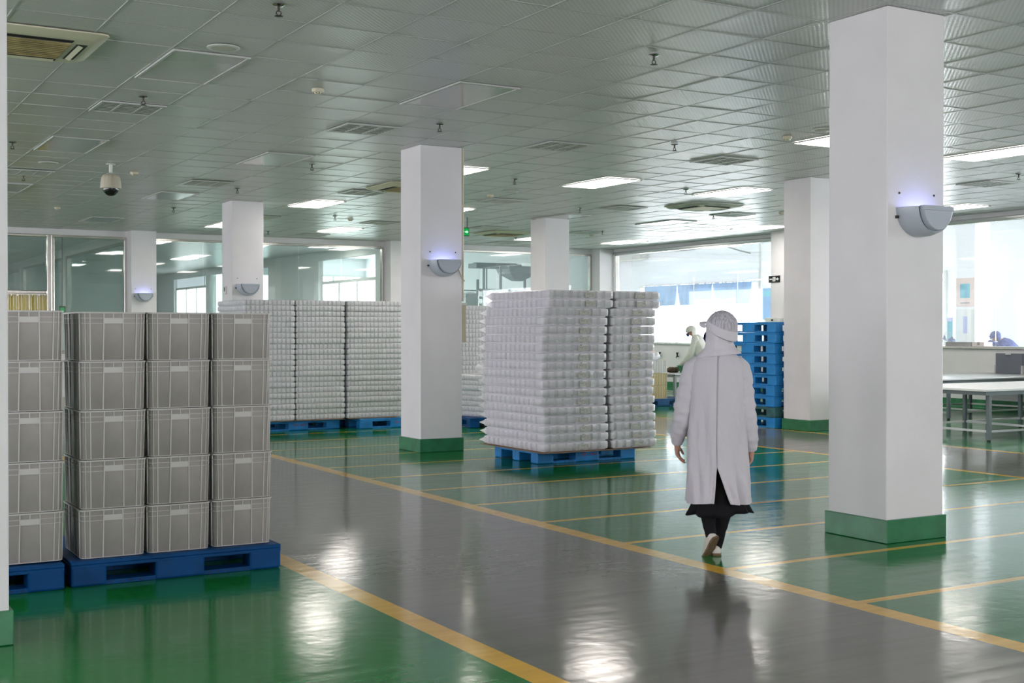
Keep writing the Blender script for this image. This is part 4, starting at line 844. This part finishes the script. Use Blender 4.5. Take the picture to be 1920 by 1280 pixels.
def shoe(name, parent, loc, yawz, pitch=0., roll=0., L=.245, m='shoe'):
    """toe towards +y, heel at the origin"""
    prof = [(-.005, .022, .052, .0), (.02, .032, .062, .0), (.06, .034, .072, .0), (.10, .034, .066, .0), (.14, .038, .052, 0), (.18, .043, .043, 0), (.215, .040, .036, 0), (.24, .026, .026, .004), (.25, .008, .014, .008)]
    a = MB(); rings = []; s_ = MB(); srings = []
    for y, w, h, z0 in prof:
        y *= L/.25; rings.append([(w*cos(A), y, z0+.012+(h-.012)*max(0, sin(A))**.75 if sin(A) > 0 else z0+.010) for A in [2*pi*k/20 for k in range(20)]])
        srings.append([(1.06*w*cos(A), y, z0+(.013 if sin(A) > 0 else 0)) for A in [2*pi*(k+.5)/24 for k in range(24)]])
    a.loft(rings); o = a.build(name, m, parent, smooth=80); ss = o.modifiers.new('smooth', 'SUBSURF'); ss.levels = ss.render_levels = 2; o.location = loc; o.rotation_euler = (pitch, roll, yawz)
    s_.loft(srings); so = s_.build('sole', 'sole', o, smooth=40); b = so.modifiers.new('bevel', 'BEVEL'); b.width = .003; b.segments = 2; return o

# ---------------- main worker, seen from behind, x right, y away from the photographer, z up
TH = 0.5277+.161
PX, PY = 3.19, -2.20
P = thing('person', 'person in long white coat, hooded cap and black skirt walking away', 'person', (PX, PY, 0), -TH)
HY = radians(118)            # facing direction of the head, measured from +x (turned to the left)
hd = Vector((cos(HY+.45), sin(HY+.45), 0)).normalized()
N = {'pel': ((.012, .0, .80), (.125, .095)), 'sp': ((.012, .0, 1.0), (.12, .085)), 'ch': ((.012, .01, 1.15), (.13, .09)), 'nk0': ((.012, .01, 1.27), .055), 'nk': ((.016, .015, 1.345), .052), 'hd': ((.026, .02, 1.44), (.076, .084)), 'top': ((.030, .012, 1.52), (.062, .068)),
    'nose': (Vector((.026, .02, 1.435))+hd*.10, .012),
    'ls': ((-.125, .005, 1.215), .05), 'le': ((-.215, .0, .93), .038), 'lw': ((-.252, .05, .708), .024), 'rs': ((.148, .005, 1.215), .05), 're': ((.19, .01, .92), .038), 'rw': ((.226, .055, .672), .024),
    'lh': ((-.075, .0, .72), .085), 'lk': ((-.065, .0, .43), .058), 'lc': ((-.054, -.05, .32), .046), 'la': ((-.052, -.078, .15), .029), 'rh': ((.09, .0, .72), .085), 'rk': ((.07, .03, .41), .058), 'rc': ((.045, .03, .28), .045), 'ra': ((.01, .02, .085), .027)}
ED = [('pel', 'sp'), ('sp', 'ch'), ('ch', 'nk0'), ('nk0', 'nk'), ('nk', 'hd'), ('hd', 'top'), ('hd', 'nose'), ('ch', 'ls'), ('ls', 'le'), ('le', 'lw'), ('ch', 'rs'), ('rs', 're'), ('re', 'rw'), ('pel', 'lh'), ('lh', 'lk'), ('lk', 'lc'), ('lc', 'la'), ('pel', 'rh'), ('rh', 'rk'), ('rk', 'rc'), ('rc', 'ra')]
hand(N, ED, 'l', N['lw'][0], (.03, .05, -1), (1, .15, 0), (.25, 1, 0), .93, .42); hand(N, ED, 'r', N['rw'][0], (-.05, .12, -1), (-1, .1, 0), (-.2, 1, 0), .93, .45)
body = skin_obj('body', N, ED, 'pel', 'skin', P)
for s in (-.55, .55):
    e = MB(); d2 = Vector((cos(HY+.45+s*.62), sin(HY+.45+s*.62), 0)); e.ell(Vector((.028, .02, 1.458))+d2*.080, (.012, .012, .008), 10, 6); e.build('eye', 'black', P, smooth=60)
# coat: shell open along the back slit, sleeves run into it
TAB = [(1.34, .075, .068, .016), (1.305, .10, .082, .014), (1.275, .135, .098, .012), (1.24, .163, .112, .010), (1.20, .178, .122, .009), (1.12, .186, .132, .008), (.98, .188, .138, .006), (.84, .188, .142, .004), (.70, .192, .146, .004), (.58, .197, .152, .006), (.45, .204, .160, .010), (.345, .209, .166, .014)]
def coat_fold(A, z):
    k = min(1, max(0, (1.25-z)/.9))
    f = .011*k*sin(5*A+1.1+1.6*z)+.006*k*sin(9*A+.4-2*z)+.0045*sin(14*A+7*z)*k-.010*k*abs(sin(3.5*A+2.2*z+.6))**8-.008*k*abs(sin(5.5*A-1.7*z))**10
    q = Vector((cos(A)*2.6, sin(A)*2.6, z*2.2+.5*cos(A)))
    f += (.016*(.28-abs(noise.noise(q)))+.009*(.25-abs(noise.noise(q*2.3+Vector((5, 1, 2))))))*min(1, max(.35, k*1.6))*(1 if z < 1.22 else max(0, (1.30-z)/.08))
    # diagonal drag folds from the right hip to the slit, and soft creases under the shoulders
    b = A % (2*pi)
    if 4.75 < b < 6.2: f += .013*k*(1-2*abs(sin(11*(z+.42*(b-4.75))))**.7)*.8*sin((b-4.75)/1.45*pi)
    if 3.3 < b < 4.6: f += .007*k*(1-2*abs(sin(9*(z-.3*(b-3.3))))**.7)*.8*sin((b-3.3)/1.3*pi)
    return f
def gap(z): return 0.0 if z > .585 else (.585-z)/.24
a = MB(); rows = []; n = 180; zs = [1.34-(1.34-.345)*i/80 for i in range(81)]
for z in zs:
    aa, bb, cx = lerp_tab(TAB, z); g = gap(z); row = []
    g0, g1 = -.010-.028*g, .010+.075*g          # slit edges either side of the seam
    for i in range(n+1):
        u = i/n; A = -pi/2+.0+2*pi*u; ca, sa = cos(A), sin(A); ex = 2.35
        r = (abs(ca)**ex+abs(sa)**ex)**(-1/ex); x, y = aa*r*ca, bb*r*sa; f = coat_fold(A, z); l = math.hypot(x, y); x += x/l*f; y += y/l*f
        if g > 0:
            if u < .12: x = x+(.075*g)*(1-u/.12)**1.3; y -= .012*g*(1-u/.12)
            if u > .88: x = x-(.028*g)*((u-.88)/.12)**1.3; y -= .010*g*((u-.88)/.12)
        else:
            e = min(u, 1-u)
            if e < .012: y += .004*(1-e/.012)
        row.append((cx+x, y+.004, z+(.006*sin(3*A) if z < .36 else 0)))
    rows.append(row)
a.loft(rows, closed=False, cap0=False, cap1=False)
co = a.build('coat', 'coat', P, smooth=70); sd = co.modifiers.new('cloth', 'SOLIDIFY'); sd.thickness = .004; sd.offset = -1
hm = MB(); last = [Vector(p) for p in rows[-1]]; prev = [Vector(p) for p in rows[-3]]
for q0 in range(len(last)-1):
    n0 = Vector((last[q0].x-.012, last[q0].y, 0)).normalized()*.0012; n1 = Vector((last[q0+1].x-.012, last[q0+1].y, 0)).normalized()*.0012
    hm.quad(last[q0]+n0, last[q0+1]+n1, prev[q0+1]+n1, prev[q0]+n0)
hm.build('hem', 'coat', co, smooth=70)
sm = MB(); sm.tube([(lerp_tab(TAB, z)[2], .0048-lerp_tab(TAB, z)[1]-coat_fold(-pi/2, z), z) for z in [1.30-.02*i for i in range(36)]], .0016, 6); sm.build('back_seam', 'coat', co, smooth=70)
for nm, pts, rad, sd_ in (('l', [(-.095, .01, 1.255), (-.150, .0, 1.20), (-.178, -.008, 1.08), (-.205, -.012, .96), (-.218, .0, .86), (-.243, .035, .77), (-.252, .05, .712)], [.040, .062, .066, .064, .059, .050, .034], 1), ('r', [(.115, .01, 1.255), (.160, .0, 1.20), (.175, -.004, 1.08), (.186, -.004, .96), (.200, .008, .85), (.216, .035, .745), (.226, .052, .68)], [.040, .058, .062, .062, .060, .052, .034], 5)):
    s_ = MB(); sleeve(s_, pts, rad, amp=.0032, seed=sd_); o = s_.build('sleeve', 'coat', co, smooth=80)
    d = (Vector(pts[-1])-Vector(pts[-2])).normalized(); c = MB(); c.cyl(Vector(pts[-1])-d*.022, Vector(pts[-1])+d*.006, .0385, .033, n=20); c.build('cuff', 'coat', o, smooth=60)
# pleated black skirt
a = MB(); rows = []
for i in range(15):
    z = .66-(.66-.262)*i/14; k = i/14; aa = .13+.072*k**2.6; bb = .11+.045*k**2.2; row = []
    for j in range(150):
        A = 2*pi*j/150; pl = .019*k**3*(2*abs(((A*9/pi+.3*sin(A*2)) % 2)-1)-1)*1.2; w = 1+.0; x = (aa+pl)*cos(A); y = (bb+pl)*sin(A)
        row.append((.018+x, y+.01, z+k*(.012*cos(A)-.012*sin(3*A)+.008*abs(sin(4.5*A)))))
    rows.append(row)
a.loft(rows, cap0=True, cap1=False); o = a.build('skirt', 'skirt', P, smooth=50); o.modifiers.new('cloth', 'SOLIDIFY').thickness = .004
# black tights
a = MB(); sleeve(a, [(-.075, 0, .62), (-.066, 0, .43), (-.054, -.046, .31), (-.046, -.068, .21), (-.028, -.090, .125)], [.085, .060, .054, .040, .033], amp=.001); a.build('tights', 'skirt', P, smooth=80)
a = MB(); sleeve(a, [(.09, 0, .62), (.07, .03, .41), (.050, .032, .28), (.028, .026, .16), (.006, .02, .045)], [.085, .060, .053, .038, .031], amp=.001); a.build('tights', 'skirt', P, smooth=80)
shoe('shoe', P, (.004, -.028, .001), radians(8), L=.225); 
shoe('shoe', P, (.000, -.135, .130), radians(40), pitch=radians(-50), roll=radians(-14), L=.232)
# hood, cap band, cap dome, brim, mask
a = MB(); rows = []; n = 72; ft = HY+.45
HT = [(1.535, .070, .080, .030), (1.50, .088, .098, .030), (1.45, .094, .106, .029), (1.41, .089, .100, .024), (1.375, .083, .092, .020), (1.35, .088, .090, .018), (1.325, .106, .098, .013), (1.305, .128, .108, .012), (1.285, .142, .112, .012)]
for i in range(26):
    z = 1.535-(1.535-1.285)*i/25; aa, bb, cx = lerp_tab(HT, z)
    fo = lambda A, zz: (0.012*(.4-abs(noise.noise(Vector((cos(A)*1.6, sin(A)*1.6, zz*26+.8*sin(A))))))+.004*sin(7*A+zz*20))*(1 if zz < 1.40 else .35)
    rows.append(sring((cx, .016), aa, bb, z+(.0 if z > 1.33 else 0), n, 2.1, fo, tilt=(.10 if z < 1.37 else 0)))
vs = [p for r in rows for p in r]; fs = []
for i in range(25):
    z = 1.535-(1.535-1.285)*i/25
    for j in range(n):
        A = 2*pi*(j+.5)/n; dA = (A-ft+pi) % (2*pi)-pi
        if abs(dA) < .72 and 1.372 < z < 1.50: continue
        k = (j+1) % n; fs.append((i*n+j, i*n+k, (i+1)*n+k, (i+1)*n+j))
a.add(vs, fs); o = a.build('hood', 'hood', P, smooth=80); o.modifiers.new('cloth', 'SOLIDIFY').thickness = .003
a = MB(); a.ell((.036, .010, 1.474), (.100, .108, .104), 56, 18, v0=-.45, v1=pi/2)
a.v = [(x+(.003*sin(math.atan2(y, x-.036)*24) if z < 1.55 else 0)+.012*max(0, 1.52-z), y+(.003*cos(math.atan2(y, x-.036)*24) if z < 1.55 else 0), z) for x, y, z in a.v]; a.build('cap', 'cap', P, smooth=80)
a = MB(); rows = []; bn = 64
for dz, sc in ((.034, 1.012), (.030, 1.03), (.012, 1.045), (-.010, 1.05), (-.026, 1.045), (-.030, 1.02)):
    row = []
    for j in range(bn):
        A = 2*pi*j/bn; dA = cos(A-ft); z = 1.455+.050*dA+dz
        q = math.sqrt(max(.05, 1-((z-1.474)/.104)**2)) if z > 1.474 else 1-.9*(1.474-z)
        x, y = .100*cos(A)*q*sc, .108*sin(A)*q*sc
        row.append((.036+x+.012*max(0, 1.52-z), .010+y, z))
    rows.append(row)
a.loft(rows, cap0=False, cap1=False); o = a.build('cap_band', 'hood', P, smooth=80); o.modifiers.new('cloth', 'SOLIDIFY').thickness = .004
a = MB(); fd = Vector((cos(ft), sin(ft), 0)); sdv = Vector((-fd.y, fd.x, 0)); c0 = Vector((.034, .010, 1.508)); top, bot = [], []
for i in range(13):
    s = -1+2*i/12; p = c0+sdv*(.082*s)+fd*(.060+.035*math.sqrt(max(0, 1-s*s)))+Vector((0, 0, -.030*s*s)); q = c0+sdv*(.078*s)+fd*(.075+.088*math.sqrt(max(0, 1-s*s))**1.1)+Vector((0, 0, -.006-.040*s*s))
    top.append((p, q))
def brimrow(dz): return [tuple(p+Vector((0, 0, dz))) for p, q in top], [tuple(q+Vector((0, 0, dz))) for p, q in top]
p0, q0 = brimrow(.003); p1, q1 = brimrow(-.003); a.loft([p0, q0, q1, p1], closed=False, cap0=False, cap1=False); a.add(p0+p1, [(k, k+1, 14+k, 13+k) for k in range(12)]); a.build('cap_brim', 'hood', P, smooth=50)
a = MB(); rows = []
for z, r_ in ((1.445, .092), (1.42, .108), (1.395, .110), (1.37, .094)):
    rows.append([(.026+r_*cos(ft+.75*s), .018+r_*1.04*sin(ft+.75*s), z) for s in [-1+2*i/12 for i in range(13)]])
a.loft(rows, closed=False, cap0=False, cap1=False); o = a.build('face_mask', 'maskb', P, smooth=80); o.modifiers.new('cloth', 'SOLIDIFY').thickness = .003

# ---------------- the two far workers
def far_worker(name_label, loc, rot, coatm, capm, lean, brim, bench):
    """standing figure leaning forward over a work surface; local y is the facing direction"""
    t = thing('person', name_label, 'person', loc, rot); s, c = sin(lean), cos(lean)
    def L(x, l, y=0.): return Vector((x, l*s+y*c, .84+l*c-y*s))      # along the leaning trunk
    Nn = {'pel': ((0, 0, .84), (.12, .09)), 'sp': (L(0, .2), (.11, .08)), 'ch': (L(0, .38), (.12, .085)), 'nk0': (L(0, .50), .055), 'nk': (L(0, .56, .02), .05), 'hd': (L(0, .66, .045), (.074, .084)), 'top': (L(0, .74, .04), (.06, .065)), 'nose': (L(0, .65, .145), .012)}
    En = [('pel', 'sp'), ('sp', 'ch'), ('ch', 'nk0'), ('nk0', 'nk'), ('nk', 'hd'), ('hd', 'top'), ('hd', 'nose')]
    for q, k in ((-1, 'l'), (1, 'r')):
        sh = L(q*.16, .45); wr = Vector((q*.10, .52+.1*s, bench+.08)); el = (sh+wr)/2+Vector((q*.09, -.06, -.07))
        Nn[k+'s'] = (sh, .05); Nn[k+'e'] = (el, .038); Nn[k+'w'] = (wr, .025); En += [('ch', k+'s'), (k+'s', k+'e'), (k+'e', k+'w')]; hand(Nn, En, k, wr, (-.1*q, .7, -.5), (-.1*q, -.4, -1), (-q, .2, 0), .95, .3)
        Nn[k+'h'] = ((q*.085, 0, .78), .085); Nn[k+'n'] = ((q*.09, .02, .45), .056); Nn[k+'a'] = ((q*.09, 0, .08), .036); Nn[k+'t'] = ((q*.10, .12, .03), (.036, .024)); En += [('pel', k+'h'), (k+'h', k+'n'), (k+'n', k+'a'), (k+'a', k+'t')]
        a = MB(); sleeve(a, [tuple(L(q*.11, .48)), tuple(sh), tuple(el), tuple(wr)], [.05, .072, .06, .038], amp=.006, seed=q+2); a.build('sleeve', coatm, t, smooth=80)
        a = MB(); sleeve(a, [(q*.085, 0, .80), (q*.09, .02, .45), (q*.09, .0, .07)], [.10, .075, .055], amp=.003, seed=q+4); a.build('trousers', 'navy' if coatm == 'navy' else 'skirt', t, smooth=80)
        shoe('shoe', t, (q*.09, -.06, .001), -q*.1)
    skin_obj('body', Nn, En, 'pel', 'skin', t, 2)
    a = MB(); rows = []
    for l, aa, bb in ((.56, .07, .065), (.52, .11, .095), (.47, .18, .125), (.40, .21, .145), (.25, .215, .155), (.08, .21, .155), (-.06, .21, .155)):
        rows.append([tuple(L(x, l+.0, y)) for x, y, _ in sring((0, 0), aa, bb, 0, 48, 2.3, lambda A, z: .006*sin(5*A+l*9)+.004*sin(11*A))])
    for z, aa, bb in ((.66, .21, .16), (.50, .22, .17)):
        rows.append(sring((0, 0.), aa, bb, z, 48, 2.3, lambda A, zz: .010*sin(6*A+zz)+.004*sin(11*A)))
    a.loft(rows, cap0=True, cap1=True); a.build('coat', coatm, t, smooth=80)
    hc = L(0, .685, .04); a = MB(); a.ell((0, 0, 0), (.098, .112, .105), 36, 14, v0=-.2); o = a.build('cap', capm, t, smooth=80); o.location = hc; o.rotation_euler = (-lean*.6, 0, 0)
    a = MB(); rows = [[tuple(Vector((hc.x+r_*cos(A), hc.y+dy+r_*1.05*sin(A), hc.z+z))) for A in [pi+.35+(pi-.7)*i/20 for i in range(21)]] for z, r_, dy in ((.02, .098, 0), (-.06, .094, -.005), (-.12, .088, -.02), (-.17, .10, -.04))]
    a.loft(rows, closed=False, cap0=False, cap1=False); o = a.build('hood', capm, t, smooth=80); o.modifiers.new('cloth', 'SOLIDIFY').thickness = .004
    a = MB(); r0 = [tuple(hc+Vector((.085*u, .07+.03*math.sqrt(1-u*u), .005))) for u in [-1+i/6 for i in range(13)]]; r1 = [tuple(hc+Vector((.08*u, .085+brim*math.sqrt(1-u*u), -.01))) for u in [-1+i/6 for i in range(13)]]
    a.loft([r0, r1], closed=False, cap0=False, cap1=False); o = a.build('cap_brim', capm, t, smooth=80); o.modifiers.new('cloth', 'SOLIDIFY').thickness = .006
    a = MB(); rows = [[tuple(hc+Vector((r_*cos(A), r_*1.05*sin(A)-.01, z))) for A in [pi/2-.9+1.8*i/12 for i in range(13)]] for z, r_ in ((-.05, .095), (-.08, .108), (-.125, .09))]
    a.loft(rows, closed=False, cap0=False, cap1=False); o = a.build('face_mask', 'maskb' if coatm != 'navy' else 'frame', t, smooth=80); o.modifiers.new('cloth', 'SOLIDIFY').thickness = .003
    return t
far_worker('person in white work clothes and cap bending over the far sorting table', (14.30, 11.6, 0), radians(38), 'coatb', 'coatb', .42, .07, .62)
far_worker('person in dark blue work clothes and cap bent over behind the right glass', (19.25, 7.9, 0), radians(36), 'navy', 'navy', .70, .06, 1.15)
